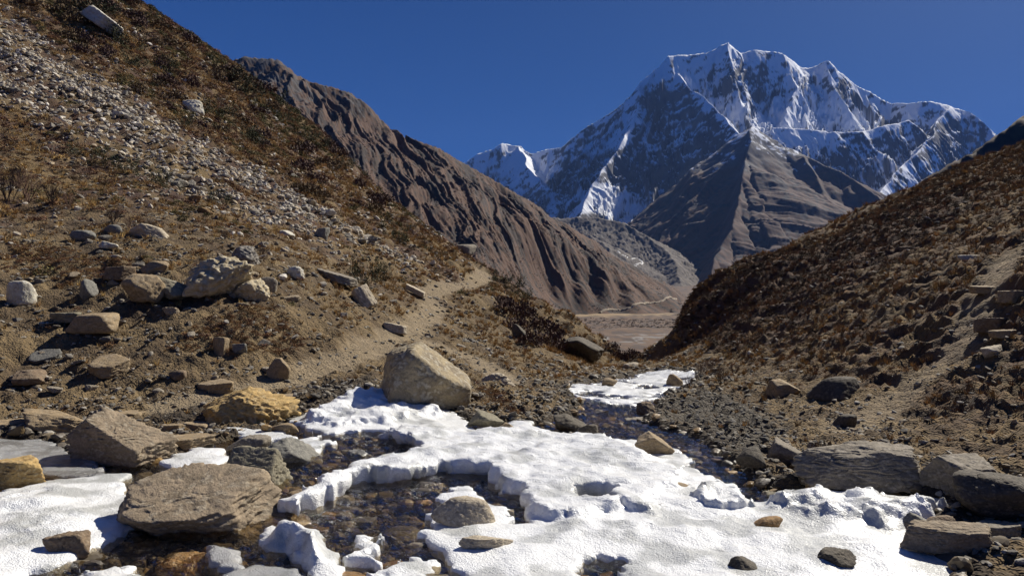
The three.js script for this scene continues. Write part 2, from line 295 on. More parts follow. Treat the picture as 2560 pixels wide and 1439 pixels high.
const fields = [[2090, 288, 7200, 190, 46, 1.0], [1990, 345, 6800, 90, 30, 0.6], [1600, 520, 6200, 130, 45, 0.9], [1480, 490, 6600, 90, 50, 0.6], [1820, 255, 7200, 55, 36, 0.6], [1640, 185, 7800, 45, 22, 0.7], [1260, 430, 8500, 110, 60, 0.6], [1530, 340, 7400, 60, 60, 0.35], [2250, 460, 6300, 120, 60, 0.3],
  [1660, 245, 7500, 62, 40, -0.8], [1750, 420, 6300, 120, 55, -0.75], [1850, 190, 7700, 60, 60, -0.35], [2340, 330, 7000, 90, 50, -0.6], [1435, 430, 7000, 55, 60, -0.5], [1610, 430, 6700, 80, 45, -0.5], [2110, 225, 7800, 50, 40, -0.3], [1330, 500, 7400, 60, 40, -0.5]].map(([px, py, d, rx, ry, w]) => { const p = at(px, py, d); return [p.x, p.y, rx * d / F, ry * d / F, w]; });
put(landMesh(-1300, 6200, 5400, 9150, 740, 400, snowH, (x, y, z, up) => {
  const d = -z; snowH.f(x, d); const r = snowH.f.r, al = snowH.f.along;
  const a = fbm2(x / 620, d / 620, 3), b = fbm2((x + 0.3 * y) / 260, (y - 0.4 * x) / 120, 5), c = fbm2(x / 24, y / 22, 2), flute = n2(al / 30, r / 300) * 0.5 + n2(al / 80, r / 600);
  const rock = mixc([0.070, 0.068, 0.074], [0.130, 0.116, 0.106], sstep(-0.2, 0.4, a + b)), lower = mixc(rock, [0.095, 0.075, 0.062], sstep(700, 420, y));
  let w = 0; for (const q of fields) w += q[4] * Math.exp(-(((x - q[0]) / q[2]) ** 2 + ((y - q[1]) / q[3]) ** 2));
  const cover = (y - 900) / 2600 + (up - 0.50) * 2.9 + a * 0.5 + b * 0.95 + c * 0.40 + flute * 0.22 + w * 1.15 - 0.14;
  return mixc(lower, [0.80, 0.82, 0.86], sstep(-0.08, 0.12, cover) * sstep(430, 600, y + 330 * a + 80 * b + 250 * w));
}), 'snow_mountain', 'jagged snow covered massif closing the head of the valley', undefined, undefined, 'structure');

// brown spur in front of it
const spurH = (() => {
  const f = massif([
    ridge([[1878, 318, 5500], [1868, 380, 5150], [1856, 440, 4800], [1845, 490, 4550], [1820, 560, 4200], [1795, 630, 3900], [1782, 700, 3600]], { slope: 0.60, left: 1.5, scale: 700, flute: 420, depth: 34, warp: 60 }),
    ridge([[1840, 335, 5650], [1878, 318, 5500], [1930, 350, 5350], [1985, 380, 5200], [2050, 402, 5050], [2110, 432, 4900], [2165, 472, 4700], [2230, 540, 4400]], { slope: 0.80, scale: 700, flute: 300, depth: 46, warp: 50 }),
    ridge([[2010, 390, 5100], [2060, 480, 4700], [2110, 560, 4300]], { slope: 0.75, scale: 500, flute: 240, depth: 40, warp: 40 }),
    ridge([[1840, 335, 5650], [1770, 440, 5500], [1690, 530, 5300], [1600, 600, 5000]], { slope: 0.9, scale: 600, flute: 240, depth: 90, warp: 40 }),
  ], valleyFloor);
  return (x, d) => { const h = f(x, d); return h + (26 * fbm2(x / 520, d / 520, 2) + 5 * fbm2(x / 90, d / 90, 3) + 2 * (rid2(x / 30, d / 30, 2) - 0.6)) * sstep(-20, 120, h) - 6; };
})();
put(landMesh(300, 3700, 3300, 6000, 300, 240, spurH, (x, y, z, up) => {
  const d = -z, a = fbm2(x / 260, d / 260, 4), b = fbm2(x / 60, y / 40, 4);
  let c = mixc([0.074, 0.037, 0.023], [0.027, 0.020, 0.020], sstep(0.0, 0.40, a * 0.8 + b));
  c = mixc(c, [0.09, 0.082, 0.08], sstep(650, 950, y + 200 * a));
  return mixc(c, [0.76, 0.78, 0.82], sstep(0.1, 0.35, (y - 900) / 500 + a * 0.8 + b * 0.9 - 0.25));
}), 'mountain', 'bare brown mountain spur standing before the snow massif', undefined, undefined, 'structure');

// long brown mountain beyond the near hillside
const flankH = (() => {
  const f = massif([
    ridge([[380, 120, 1500], [480, 158], [565, 152], [610, 143], [650, 144], [690, 148, 1500], [722, 172], [760, 200], [800, 212], [860, 226, 1500], [905, 262], [950, 300], [1000, 330, 1510], [1060, 358], [1160, 404, 1540], [1250, 456, 1570], [1380, 542, 1640], [1500, 612, 1740], [1600, 672, 1860], [1690, 724, 2000]], { slope: 0.74, scale: 420, flute: 70, depth: 17, warp: 22, concave: 0.10 }),
    ridge([[690, 148, 1500], [760, 260, 1400], [860, 400, 1280], [960, 560, 1150]], { slope: 0.75, scale: 300, flute: 60, depth: 24, warp: 20 }),
    ridge([[865, 228, 1500], [960, 400, 1380], [1080, 560, 1270], [1180, 680, 1180]], { slope: 0.72, scale: 300, flute: 60, depth: 16, warp: 20 }),
  ], (x, d) => valleyFloor(x, d) - 6);
  const H = (x, d) => { const h = f(x, d); const fl = valleyFloor(x, d) - 6, hh = h + (8 * (rid2(x / 160, d / 160, 3) - 0.6) + 2.2 * fbm2(x / 24, d / 24, 3) + 3 * fbm2(x / 8, d / 8, 2) + 26 * (rid2(x / 75, d / 75, 4) - 0.62) * sstep(320, 420, h) * sstep(5, 60, f.r)) * sstep(-50, 30, h); return fl + (hh - fl) * lerp(1, sstep(1180, 1400, d + 25 * n2(x / 60, d / 200)), sstep(-60, 120, x)); };
  H.f = f; return H;
})();
put(landMesh(-1500, 660, 800, 2150, 560, 320, flankH, (x, y, z, up) => {
  const d = -z; flankH.f(x, d); const r = flankH.f.r, al = flankH.f.along;
  const a = fbm2(x / 120, d / 120, 4), b = fbm2(x / 24, d / 24, 4), st = fbm2(al / 20, r / 170, 4), sp = n2(x / 5.5, d / 7.5);
  let c = mixc([0.082, 0.040, 0.021], [0.030, 0.019, 0.014], sstep(-0.02, 0.18, 0.5 * a + 0.4 * b + 0.7 * st + 0.30 * sp));
  return mixc(c, [0.060, 0.055, 0.055], sstep(0.1, 0.4, (y - 370) / 200 + b + a * 0.6));
}), 'mountain', 'long brown mountainside sloping down to the valley floor behind the stony hillside', undefined, undefined, 'structure');

// dark hill behind the slope across the stream
const darkH = (() => {
  const f = massif([ridge([[3100, -60, 520], [2700, 190, 500], [2560, 290, 480], [2450, 358, 470], [2300, 462, 455], [2150, 562, 440], [2080, 612, 430], [1960, 680, 420], [1800, 760, 410]], { slope: 0.85, back: 0.6, scale: 120, flute: 42, depth: 7, warp: 8 })], (x, d) => -58);
  return (x, d) => f(x, d) + 3 * fbm2(x / 24, d / 24, 4) + 0.7 * fbm2(x / 5, d / 5, 3);
})();
put(landMesh(60, 620, 300, 560, 200, 150, darkH, (x, y, z) => { const a = fbm2(x / 30, z / 30, 4), b = fbm2(x / 6, z / 6, 4); return mixc([0.105, 0.070, 0.045], [0.052, 0.036, 0.030], sstep(-0.3, 0.3, a + b)); }), 'hill', 'dark heath covered hill rising behind the tussock slope', undefined, undefined, 'structure');

// moraine banks under the snow face
const moraine = massif([
  ridge([[1330, 535, 5000], [1400, 545, 4900], [1480, 541, 4800], [1560, 556, 4700], [1620, 592, 4500], [1670, 627, 4300], [1692, 662, 4000], [1700, 708, 3700]], { slope: 0.55, back: 0.5, scale: 260, flute: 60, depth: 16, warp: 15, taper: 60 }),
  ridge([[1400, 560, 4600], [1470, 585, 4400], [1520, 618, 4150], [1540, 655, 3900], [1530, 690, 3650]], { slope: 0.5, scale: 200, flute: 55, depth: 14, warp: 20, taper: 60 }),
], (x, d) => valleyFloor(x, d) - 5);
put(landMesh(150, 1500, 3300, 5500, 200, 180, (x, d) => { const h = moraine(x, d); return h + (8 * fbm2(x / 70, d / 70, 4) + 3 * fbm2(x / 20, d / 20, 3)) * sstep(-60, 0, h); }, (x, y, z) => {
  const a = fbm2(x / 120, z / 120, 4), b = fbm2(x / 22, z / 22, 4);
  return mixc([0.115, 0.096, 0.080], [0.062, 0.048, 0.040], sstep(-0.25, 0.3, a + 0.7 * b));
}), 'moraine', 'pale bare moraine banks below the snow massif', undefined, undefined, 'structure');
// valley floor
const floorY = (x, d) => valleyFloor(x, d) + (2.2 * fbm2(x / 90, d / 90, 4) + 0.5 * fbm2(x / 15, d / 15, 3)) * sstep(200, 500, d);
const onFloor = (q) => q.map(([px, py]) => { const d = 56.6 * F / (py - HORIZON); return [(px - CX) / F * d, d]; });
const meadow = onFloor([[1300, 786], [1440, 784], [1560, 782], [1700, 772], [1850, 765]]), riverBed = onFloor([[1560, 850], [1640, 842], [1760, 836]]);
put(landMesh(-5200, 6500, 250, 12500, 260, 300, floorY, (x, y, z) => {
  const d = -z, a = fbm2(x / 160, d / 260, 4), b = fbm2(x / 25, d / 40, 4);
  const strip = near(meadow, x, d)[0] / 95 + 0.9 * b + 0.5 * a;         // a strip of pale dry meadow, scrub on either side of it
  let c = mixc([0.215, 0.148, 0.076], mixc([0.110, 0.064, 0.036], [0.055, 0.034, 0.024], sstep(-0.2, 0.2, b)), sstep(0.75, 1.15, strip));
  c = mixc(c, [0.20, 0.185, 0.17], sstep(0.15, 0.35, n2(x / 30, d / 22) * 0.5 + b) * sstep(60, 20, near(riverBed, x, d)[0]));
  return c;
}), 'valley_floor', 'flat brown valley floor with a pale dry river bed', undefined, undefined, 'structure');

function farHit(H, px, py, a, b) { const [u, v] = dirOf(px, py); for (let d = a; d < b; d *= 1.001) if (H(u * d, d) >= EYE + v * d) return [u * d, H(u * d, d), -d]; return null; }
function farStrip(pts, H, a, b, w, tall) {                               // a low bank laid along the ground far off
  const p = pts.map(([x, y]) => farHit(H, x, y, a, b)).filter(Boolean).map((q) => new THREE.Vector3(...q)), c = new THREE.CatmullRomCurve3(p), n = 90, pos = [], idx = [];
  for (let i = 0; i <= n; i++) { const q = c.getPoint(i / n), t = c.getTangent(i / n), s = new THREE.Vector3(-t.z, 0, t.x).normalize().multiplyScalar(w / 2), y = Math.max(H(q.x, -q.z), floorY(q.x, -q.z)), k = 0.75 + 0.5 * n2(i * 0.31, w); for (const [f, g] of [[-1, -0.6], [-0.7 * k, 1], [0.7 * k, 1], [1, -0.6]]) pos.push(q.x + s.x * f, y + tall * g * (g > 0 ? k : 1), q.z + s.z * f); if (i < n) for (let k2 = 0; k2 < 3; k2++) { const o = i * 4 + k2; idx.push(o, o + 1, o + 4, o + 1, o + 5, o + 4); } }
  const g = new THREE.BufferGeometry(); g.setAttribute('position', new THREE.Float32BufferAttribute(pos, 3)); g.setIndex(idx); g.computeVertexNormals(); return g;
}
put(new THREE.Mesh(farStrip([[1500, 781], [1540, 774], [1580, 767], [1620, 757], [1660, 749], [1690, 746]], (x, d) => Math.max(flankH(x, d), floorY(x, d)), 900, 2300, 7, 1.6), new THREE.MeshStandardMaterial({ color: new THREE.Color(0.27, 0.22, 0.16), roughness: 1 })), 'stone_wall', 'long pale stone wall crossing the foot of the brown mountainside', 'wall');
put(new THREE.Mesh(farStrip([[1545, 628], [1560, 640], [1590, 646], [1604, 653], [1590, 660], [1578, 668]], (x, d) => Math.max(moraine(x, d), floorY(x, d)), 3300, 5000, 16, 3), new THREE.MeshStandardMaterial({ color: new THREE.Color(0.42, 0.41, 0.40), roughness: 0.7 })), 'glacier_stream', 'thin pale stream bed winding through the moraine', undefined, undefined, 'structure');

// ---------------------------------------------------------------- stream: water over the bed, ice sheets on it
const ripple = (x, d) => 0.014 * n2(x * 5 + 0.6 * n2(x * 2, d * 2), d * 5) + 0.012 * n2(x * 11, d * 11 + 3) + 0.006 * n2(x * 26, d * 26);
M.water = new THREE.MeshPhysicalMaterial({ color: new THREE.Color(0.66, 0.59, 0.46), roughness: 0.04, ior: 1.33, transmission: 1, thickness: 0, bumpMap: again(rockBump, 2.3), bumpScale: 0.012, side: THREE.DoubleSide });
{
  const xs = [], ds = [];
  for (let x = -7; x <= 7; x += 0.034) xs.push(x);
  for (let d = 2.4; d < 23; d *= 1.0062) ds.push(d);
  const pos = [], uv = [], idx = [], map = new Map();
  const V = (i, j) => { const k = j * xs.length + i; if (!map.has(k)) { map.set(k, pos.length / 3); const x = xs[i], d = ds[j]; pos.push(x, G(x, d) - 0.045 + ripple(x, d), -d); uv.push(x, d); } return map.get(k); };
  for (let j = 0; j < ds.length - 1; j++) for (let i = 0; i < xs.length - 1; i++) if (sdf(wet, xs[i], ds[j]) > -0.10) { const a = V(i, j), b = V(i + 1, j), c = V(i, j + 1), e = V(i + 1, j + 1); idx.push(a, b, c, b, e, c); }
  const g = new THREE.BufferGeometry(); g.setAttribute('position', new THREE.Float32BufferAttribute(pos, 3)); g.setAttribute('uv', new THREE.Float32BufferAttribute(uv, 2)); g.setIndex(idx); g.computeVertexNormals();
  put(new THREE.Mesh(g, M.water), 'water', 'shallow clear stream running over brown stones between the ice', undefined, undefined, 'structure');
}

function boxUV(g) {                                                       // uv in metres, each face seen square on
  const n = g.toNonIndexed(), p = n.attributes.position, uv = new Float32Array(p.count * 2), a = new THREE.Vector3(), b = new THREE.Vector3(), c = new THREE.Vector3();
  for (let i = 0; i < p.count; i += 3) {
    a.fromBufferAttribute(p, i); b.fromBufferAttribute(p, i + 1); c.fromBufferAttribute(p, i + 2);
    const v = b.clone().sub(a).cross(c.clone().sub(a)), ax = Math.abs(v.x), ay = Math.abs(v.y), az = Math.abs(v.z);
    [a, b, c].forEach((q, k) => { const t = ay >= ax && ay >= az ? [q.x, q.z] : az >= ax ? [q.x, q.y] : [q.z, q.y]; uv[(i + k) * 2] = t[0]; uv[(i + k) * 2 + 1] = t[1]; });
  }
  n.setAttribute('uv', new THREE.BufferAttribute(uv, 2));
  return n;
}
function surfaceNets(nx, ny, nz, f, place, colour) {                    // a closed skin round f > 0
  const ix = new Int32Array(nx * ny * nz).fill(-1), pos = [], idx = [], I = (x, y, z) => (z * ny + y) * nx + x;
  for (let z = 0; z < nz - 1; z++) for (let y = 0; y < ny - 1; y++) for (let x = 0; x < nx - 1; x++) {
    let m = 0; const v = [];
    for (let c = 0; c < 8; c++) { const q = f[I(x + (c & 1), y + (c >> 1 & 1), z + (c >> 2))]; v.push(q); if (q > 0) m |= 1 << c; }
    if (m === 0 || m === 255) continue;
    let n = 0, px = 0, py = 0, pz = 0;
    for (let a = 0; a < 8; a++) for (let b = 1; b < 8; b <<= 1) { const e = a | b; if (e === a || (v[a] > 0) === (v[e] > 0)) continue; const t = v[a] / (v[a] - v[e]); n++; px += (a & 1) + (b === 1 ? t : 0); py += (a >> 1 & 1) + (b === 2 ? t : 0); pz += (a >> 2) + (b === 4 ? t : 0); }
    ix[I(x, y, z)] = pos.length / 3; pos.push(...place(x + px / n, y + py / n, z + pz / n));
  }
  const quad = (a, b, c, d, flip) => { if (a < 0 || b < 0 || c < 0 || d < 0) return; flip ? idx.push(a, c, b, b, c, d) : idx.push(a, b, c, b, d, c); };
  for (let z = 1; z < nz - 1; z++) for (let y = 1; y < ny - 1; y++) for (let x = 1; x < nx - 1; x++) {
    const s = f[I(x, y, z)] > 0;
    if (s !== f[I(x + 1, y, z)] > 0) quad(ix[I(x, y - 1, z - 1)], ix[I(x, y, z - 1)], ix[I(x, y - 1, z)], ix[I(x, y, z)], !s);
    if (s !== f[I(x, y + 1, z)] > 0) quad(ix[I(x - 1, y, z - 1)], ix[I(x, y, z - 1)], ix[I(x - 1, y, z)], ix[I(x, y, z)], s);
    if (s !== f[I(x, y, z + 1)] > 0) quad(ix[I(x - 1, y - 1, z)], ix[I(x, y - 1, z)], ix[I(x - 1, y, z)], ix[I(x, y, z)], !s);
  }
  const g = new THREE.BufferGeometry(), col = [], uv = [];
  for (let i = 0; i < pos.length; i += 3) { col.push(...colour(pos[i], pos[i + 1], pos[i + 2])); uv.push(pos[i] * 0.9 + 0.5 * pos[i + 1] - 0.3 * pos[i + 2], pos[i + 2] * 0.9 + 0.7 * pos[i + 1] + 0.2 * pos[i]); }
  g.setAttribute('position', new THREE.Float32BufferAttribute(pos, 3)); g.setAttribute('color', new THREE.Float32BufferAttribute(col, 3)); g.setAttribute('uv', new THREE.Float32BufferAttribute(uv, 2));
  g.setIndex(idx); g.computeVertexNormals();
  return boxUV(g);
}
const rise = (pts, lift) => pts.map(([a, b]) => hitLift(a, b, lift));
function hitLift(px, py, lift) { const k = lift * F / 6; const p = hit(px, py + k * 0 ) ?? [0, 0]; const d0 = p[1]; return hit(px, py + lift * F / d0) ?? p; }
M.ice = new THREE.MeshPhysicalMaterial({ vertexColors: true, roughness: 0.34, ior: 1.31, bumpMap: again(soilBump, 1.7), bumpScale: 0.008, clearcoat: 0.5, clearcoatRoughness: 0.18 });
M.glassIce = new THREE.MeshPhysicalMaterial({ vertexColors: true, roughness: 0.16, ior: 1.31, transmission: 0.35, thickness: 0, bumpMap: again(rockBump, 3), bumpScale: 0.012, clearcoat: 0.6, clearcoatRoughness: 0.12 });
function iceSheet(label, pts, o = {}) {
  const lift = o.lift ?? 0.05, pl = rise(pts, lift * (o.liftK ?? 0.5)), holes = (o.holes ?? []).map((h) => rise(h, lift)), more = (o.more ?? []).map(([p, t, n]) => [rise(p, lift), t, n]);
  const x0 = Math.min(...pl.map((p) => p[0])) - 0.12, x1 = Math.max(...pl.map((p) => p[0])) + 0.12, d0 = Math.max(2.6, Math.min(...pl.map((p) => p[1])) - 0.12), d1 = Math.max(...pl.map((p) => p[1])) + 0.12;
  const c = o.cell ?? 0.03, cy = o.cy ?? 0.028, y0 = -0.16, y1 = o.high ?? 0.36, nx = Math.ceil((x1 - x0) / c), nz = Math.ceil((d1 - d0) / c), ny = Math.ceil((y1 - y0) / cy);
  const f = new Float32Array(nx * ny * nz), base = new Float32Array(nx * nz);
  for (let k = 0; k < nz; k++) for (let i = 0; i < nx; i++) {
    const x = x0 + i * c, d = d0 + k * c, eg = o.edge ?? 1, wx = x + eg * (0.06 * n2(x * 3.1, d * 3.1) + 0.034 * n2(x * 8, d * 8) + 0.026 * n2(x * 20, d * 20)), wd = d + eg * (0.06 * n2(x * 3.1 + 70, d * 3.1) + 0.034 * n2(x * 8 + 40, d * 8) + 0.026 * n2(x * 20 + 9, d * 20));
    let s = sdf(pl, wx, wd);
    for (const h of holes) s = Math.min(s, -sdf(h, wx, wd));
    let T = lift + 0.05 * fbm2(x * 1.1 + 3, d * 1.1, 4) + 0.014 * fbm2(x * 6, d * 6, 3) + 0.006 * n2(x * 17, d * 17);
    for (const [p, t, lump] of more) { const q = sstep(-0.05, 0.09, sdf(p, wx, wd)); T += q * (t + lump * (0.9 * fbm2(x * 2.4, d * 2.4, 3) + 0.35 * Math.abs(n2(x * 5, d * 5)))); }
    if (!o.dome) T = -0.02 + (T + 0.02) * (0.22 + 0.78 * Math.max(sstep(0.02, 0.6, s), ...more.map(([p]) => sstep(0, 0.1, sdf(p, wx, wd)))));
    base[k * nx + i] = G(x, d);
    for (let j = 0; j < ny; j++) {
      const y = y0 + j * cy, under = Math.max(0, T - 0.075 - y) * (o.under ?? 0.55) * sstep(-0.3, 0.3, n2(x * 1.3 + 8, d * 1.3)), a = T - y, b = (s - under) * 0.8, kk = 0.04, hh = clamp(0.5 + 0.5 * (b - a) / kk);
      let q = lerp(b, a, hh) - kk * hh * (1 - hh);
      q = Math.min(q, y - y0 - cy * 1.5);
      if (i === 0 || k === 0 || i === nx - 1 || k === nz - 1) q = -1;
      f[(k * ny + j) * nx + i] = q;
    }
  }
  const bs = (i, k) => { const a = clamp(Math.floor(i), 0, nx - 2), b = clamp(Math.floor(k), 0, nz - 2), u = i - a, v = k - b; return lerp(lerp(base[b * nx + a], base[b * nx + a + 1], u), lerp(base[(b + 1) * nx + a], base[(b + 1) * nx + a + 1], u), v); };
  const grey = o.grey ?? 0, white = [0.86, 0.865, 0.86], dull = o.dull ?? [0.47, 0.475, 0.455];
  const g = surfaceNets(nx, ny, nz, f, (i, j, k) => [x0 + i * c, bs(i, k) + y0 + j * cy, -(d0 + k * c)], (x, y, z) => mixc(white, dull, clamp(grey + 0.8 * sstep(0.10, 0.36, fbm2(x * 1.5 + 20, z * 1.5, 5) + (o.greyAt ? o.greyAt(x, -z) : 0)) + 0.12 * n2(x * 14, z * 14))));
  return put(new THREE.Mesh(g, o.material ?? M.ice), 'ice_sheet', label, 'ice', 'ice sheets on the stream');
}
const ell = (cx, cy, rx, ry, n = 14, seed = 1) => { const r = rng(seed), a = []; for (let i = 0; i < n; i++) { const t = i / n * 2 * Math.PI, k = 0.85 + 0.3 * r(); a.push([cx + Math.cos(t) * rx * k, cy + Math.sin(t) * ry * k]); } return a; };
const glassy = hit(2050, 1370);
iceSheet('large white ice sheet bridging the stream, with two dark melt holes',
  [[712, 1252], [800, 1215], [880, 1170], [960, 1152], [1040, 1140], [1045, 1115], [990, 1092], [958, 1078], [1000, 1066], [880, 1066], [815, 1078], [745, 1052], [718, 1040], [790, 1008], [860, 980], [955, 966], [1060, 988], [1165, 1034], [1180, 1062], [1290, 1072], [1370, 1068], [1480, 1090], [1600, 1093], [1690, 1112], [1745, 1160], [1830, 1205], [1890, 1240], [1960, 1228], [2020, 1215], [2110, 1212], [2300, 1228], [2395, 1246], [2370, 1285], [2270, 1300], [2290, 1330], [2380, 1365], [2440, 1425], [2430, 1600], [1200, 1600], [1175, 1450], [1110, 1370], [1060, 1322], [1085, 1270], [1112, 1212], [1150, 1198], [1232, 1240], [1272, 1262], [1270, 1290], [1312, 1296], [1328, 1268], [1300, 1228], [1250, 1206], [1222, 1176], [1120, 1160], [1015, 1192], [930, 1182], [870, 1205], [800, 1248], [716, 1276]],
  { lift: 0.038, cell: 0.029, holes: [ell(1492, 1236, 50, 22, 12, 4), ell(1510, 1398, 66, 34, 16, 9)], greyAt: (x, d) => 0.35 * sstep(1.5, 0.2, Math.hypot((x - glassy[0]) / 1.2, (d - glassy[1]) / 0.6)), under: 0.9,
    more: [[[[690, 1110], [1000, 1070], [1500, 1085], [1720, 1180], [1650, 1290], [1560, 1275], [1430, 1300], [1325, 1272], [1290, 1228], [1215, 1180], [1000, 1200], [690, 1290]], 0.036, 0.025], [[[1890, 1255], [2000, 1232], [2120, 1222], [2300, 1235], [2390, 1262], [2250, 1312], [2100, 1300], [1950, 1268]], 0.03, 0.09], [[[745, 1045], [860, 985], [955, 970], [1060, 995], [1120, 1030], [1000, 1050], [850, 1060]], 0.03, 0.07]] });
iceSheet('wide frothy white ice sheet beside the leaning grey slab', [[-260, 1225], [0, 1218], [100, 1194], [240, 1176], [335, 1166], [300, 1192], [385, 1278], [330, 1296], [250, 1345], [170, 1380], [80, 1408], [-20, 1470], [-260, 1500]], { lift: 0.045, grey: 0.06, greyAt: (x, d) => 0.12 });
iceSheet('grey glassy ice over running water above the yellow block', [[-200, 1090], [0, 1085], [120, 1092], [200, 1130], [255, 1165], [240, 1180], [110, 1180], [60, 1150], [-200, 1150]], { lift: 0.03, material: M.glassIce, grey: 0.45, dull: [0.42, 0.41, 0.39] });
iceSheet('small white ice tongue behind the big flat slab', [[392, 1146], [480, 1112], [560, 1108], [556, 1160], [605, 1182], [636, 1218], [622, 1240], [560, 1205], [450, 1168]], { lift: 0.035, grey: 0.05 });
iceSheet('domed white ice cap over dark stones in the stream', [[640, 1318], [672, 1292], [740, 1290], [800, 1312], [852, 1362], [856, 1405], [790, 1428], [750, 1385], [700, 1352], [655, 1345]], { lift: 0.06, liftK: 0.8, grey: 0.14, under: 0.6, edge: 0.6, more: [[[[660, 1325], [720, 1300], [800, 1330], [830, 1390], [770, 1400], [700, 1345]], 0.05, 0.02]] });
iceSheet('rounded glaze of clear ice on the ochre stone', [[505, 1350], [560, 1336], [602, 1352], [600, 1400], [530, 1402]], { lift: 0.08, grey: 0.3, material: M.glassIce, dull: [0.5, 0.47, 0.42] });
iceSheet('patch of white slush ice below the dark brown stone', [[200, 1410], [300, 1398], [350, 1425], [380, 1500], [180, 1500]], { lift: 0.05, grey: 0.2 });
iceSheet('glassy grey ice pouring past the brown stone', [[560, 1400], [660, 1385], [760, 1420], [790, 1520], [540, 1520]], { lift: 0.045, grey: 0.4, material: M.glassIce });
iceSheet('white ice field farther down the stream below the dark boulder', [[1408, 970], [1425, 953], [1470, 958], [1560, 946], [1610, 930], [1650, 921], [1745, 925], [1748, 940], [1690, 962], [1640, 985], [1600, 1005], [1540, 1006], [1500, 996], [1440, 985]], { lift: 0.035, cell: 0.055, edge: 3.2, holes: [ell(1470, 975, 34, 8, 10, 3), ell(1615, 962, 40, 6, 10, 6), ell(1545, 985, 40, 5, 10, 8), ell(1690, 942, 36, 3, 10, 12), ell(1580, 950, 22, 3, 10, 15)] });
iceSheet('low white ice mound between the flat grey stone and the dark wedge', [[1255, 1060], [1270, 1042], [1330, 1044], [1362, 1066], [1330, 1078], [1280, 1074]], { lift: 0.08 });
iceSheet('thin white ice strip on the gravel by the shrub rock', [[1940, 1188], [2000, 1178], [2040, 1186], [2030, 1196], [1960, 1198]], { lift: 0.03, cell: 0.025, grey: 0.15 });
iceSheet('crust of dirty ice under the yellow pitted rock', [[512, 1062], [560, 1050], [640, 1056], [700, 1072], [745, 1085], [700, 1092], [600, 1078], [530, 1078]], { lift: 0.05, grey: 0.3, cell: 0.025 });
iceSheet('lumpy clear ice ridge beside the pool of glittering water', [[1700, 1230], [1760, 1205], [1840, 1212], [1890, 1236], [1880, 1262], [1780, 1268], [1720, 1258]], { lift: 0.07, grey: 0.22, more: [[[[1700, 1230], [1760, 1205], [1840, 1212], [1890, 1236], [1880, 1262], [1780, 1268]], 0.01, 0.06]] });

iceSheet('thin lace of slush ice in the middle of the brook pool', [[872, 1345], [905, 1318], [950, 1330], [962, 1375], [935, 1412], [890, 1398]], { lift: -0.018, dome: 1, grey: 0.12, edge: 1.6 });
iceSheet('frothy slush ice lying along the lower bank of the brook pool', [[930, 1425], [1000, 1400], [1070, 1398], [1130, 1430], [1140, 1500], [920, 1500]], { lift: -0.015, dome: 1, grey: 0.12, edge: 1.6 });
iceSheet('thin skin of ice by the smooth dark grey stone', [[735, 1092], [790, 1082], [815, 1098], [800, 1122], [760, 1128]], { lift: 0.02, grey: 0.2, edge: 1.4 });
// ---------------------------------------------------------------- rocks
const ball = {};
function sphere(n) {
  if (ball[n]) return ball[n];
  const g = new THREE.IcosahedronGeometry(1, n), p = g.attributes.position, map = new Map(), v = [], idx = [];
  for (let i = 0; i < p.count; i++) { const k = `${p.getX(i).toFixed(4)},${p.getY(i).toFixed(4)},${p.getZ(i).toFixed(4)}`; if (!map.has(k)) { map.set(k, v.length / 3); v.push(p.getX(i), p.getY(i), p.getZ(i)); } idx.push(map.get(k)); }
  return ball[n] = { v, idx };
}
const PAL = { slabby: [[0.365, 0.28, 0.185], [0.25, 0.19, 0.122], [0.45, 0.375, 0.27]], cream: [[0.66, 0.55, 0.36], [0.44, 0.34, 0.19], [0.74, 0.68, 0.54]],   // body, second tone, spots
  tan: [[0.395, 0.287, 0.161], [0.283, 0.207, 0.123], [0.488, 0.390, 0.257]], grey: [[0.296, 0.250, 0.188], [0.204, 0.173, 0.134], [0.434, 0.378, 0.300]], pale: [[0.580, 0.488, 0.354], [0.395, 0.323, 0.226], [0.738, 0.647, 0.505]],
  yellow: [[0.58, 0.39, 0.15], [0.40, 0.25, 0.09], [0.68, 0.52, 0.27]], olive: [[0.296, 0.262, 0.177], [0.211, 0.189, 0.134], [0.409, 0.354, 0.246]], dark: [[0.113, 0.092, 0.066], [0.067, 0.055, 0.041], [0.216, 0.180, 0.132]],
  brown: [[0.264, 0.183, 0.112], [0.171, 0.120, 0.076], [0.368, 0.287, 0.193]], ochre: [[0.382, 0.220, 0.081], [0.224, 0.128, 0.054], [0.475, 0.329, 0.161]], white: [[0.740, 0.695, 0.559], [0.527, 0.451, 0.354], [0.740, 0.740, 0.698]],
  slate: [[0.250, 0.238, 0.204], [0.165, 0.159, 0.139], [0.368, 0.342, 0.290]], boulder: [[0.44, 0.35, 0.21], [0.28, 0.22, 0.14], [0.56, 0.50, 0.38]], lichen: [[0.264, 0.238, 0.204], [0.093, 0.081, 0.068], [0.686, 0.622, 0.526]],
};
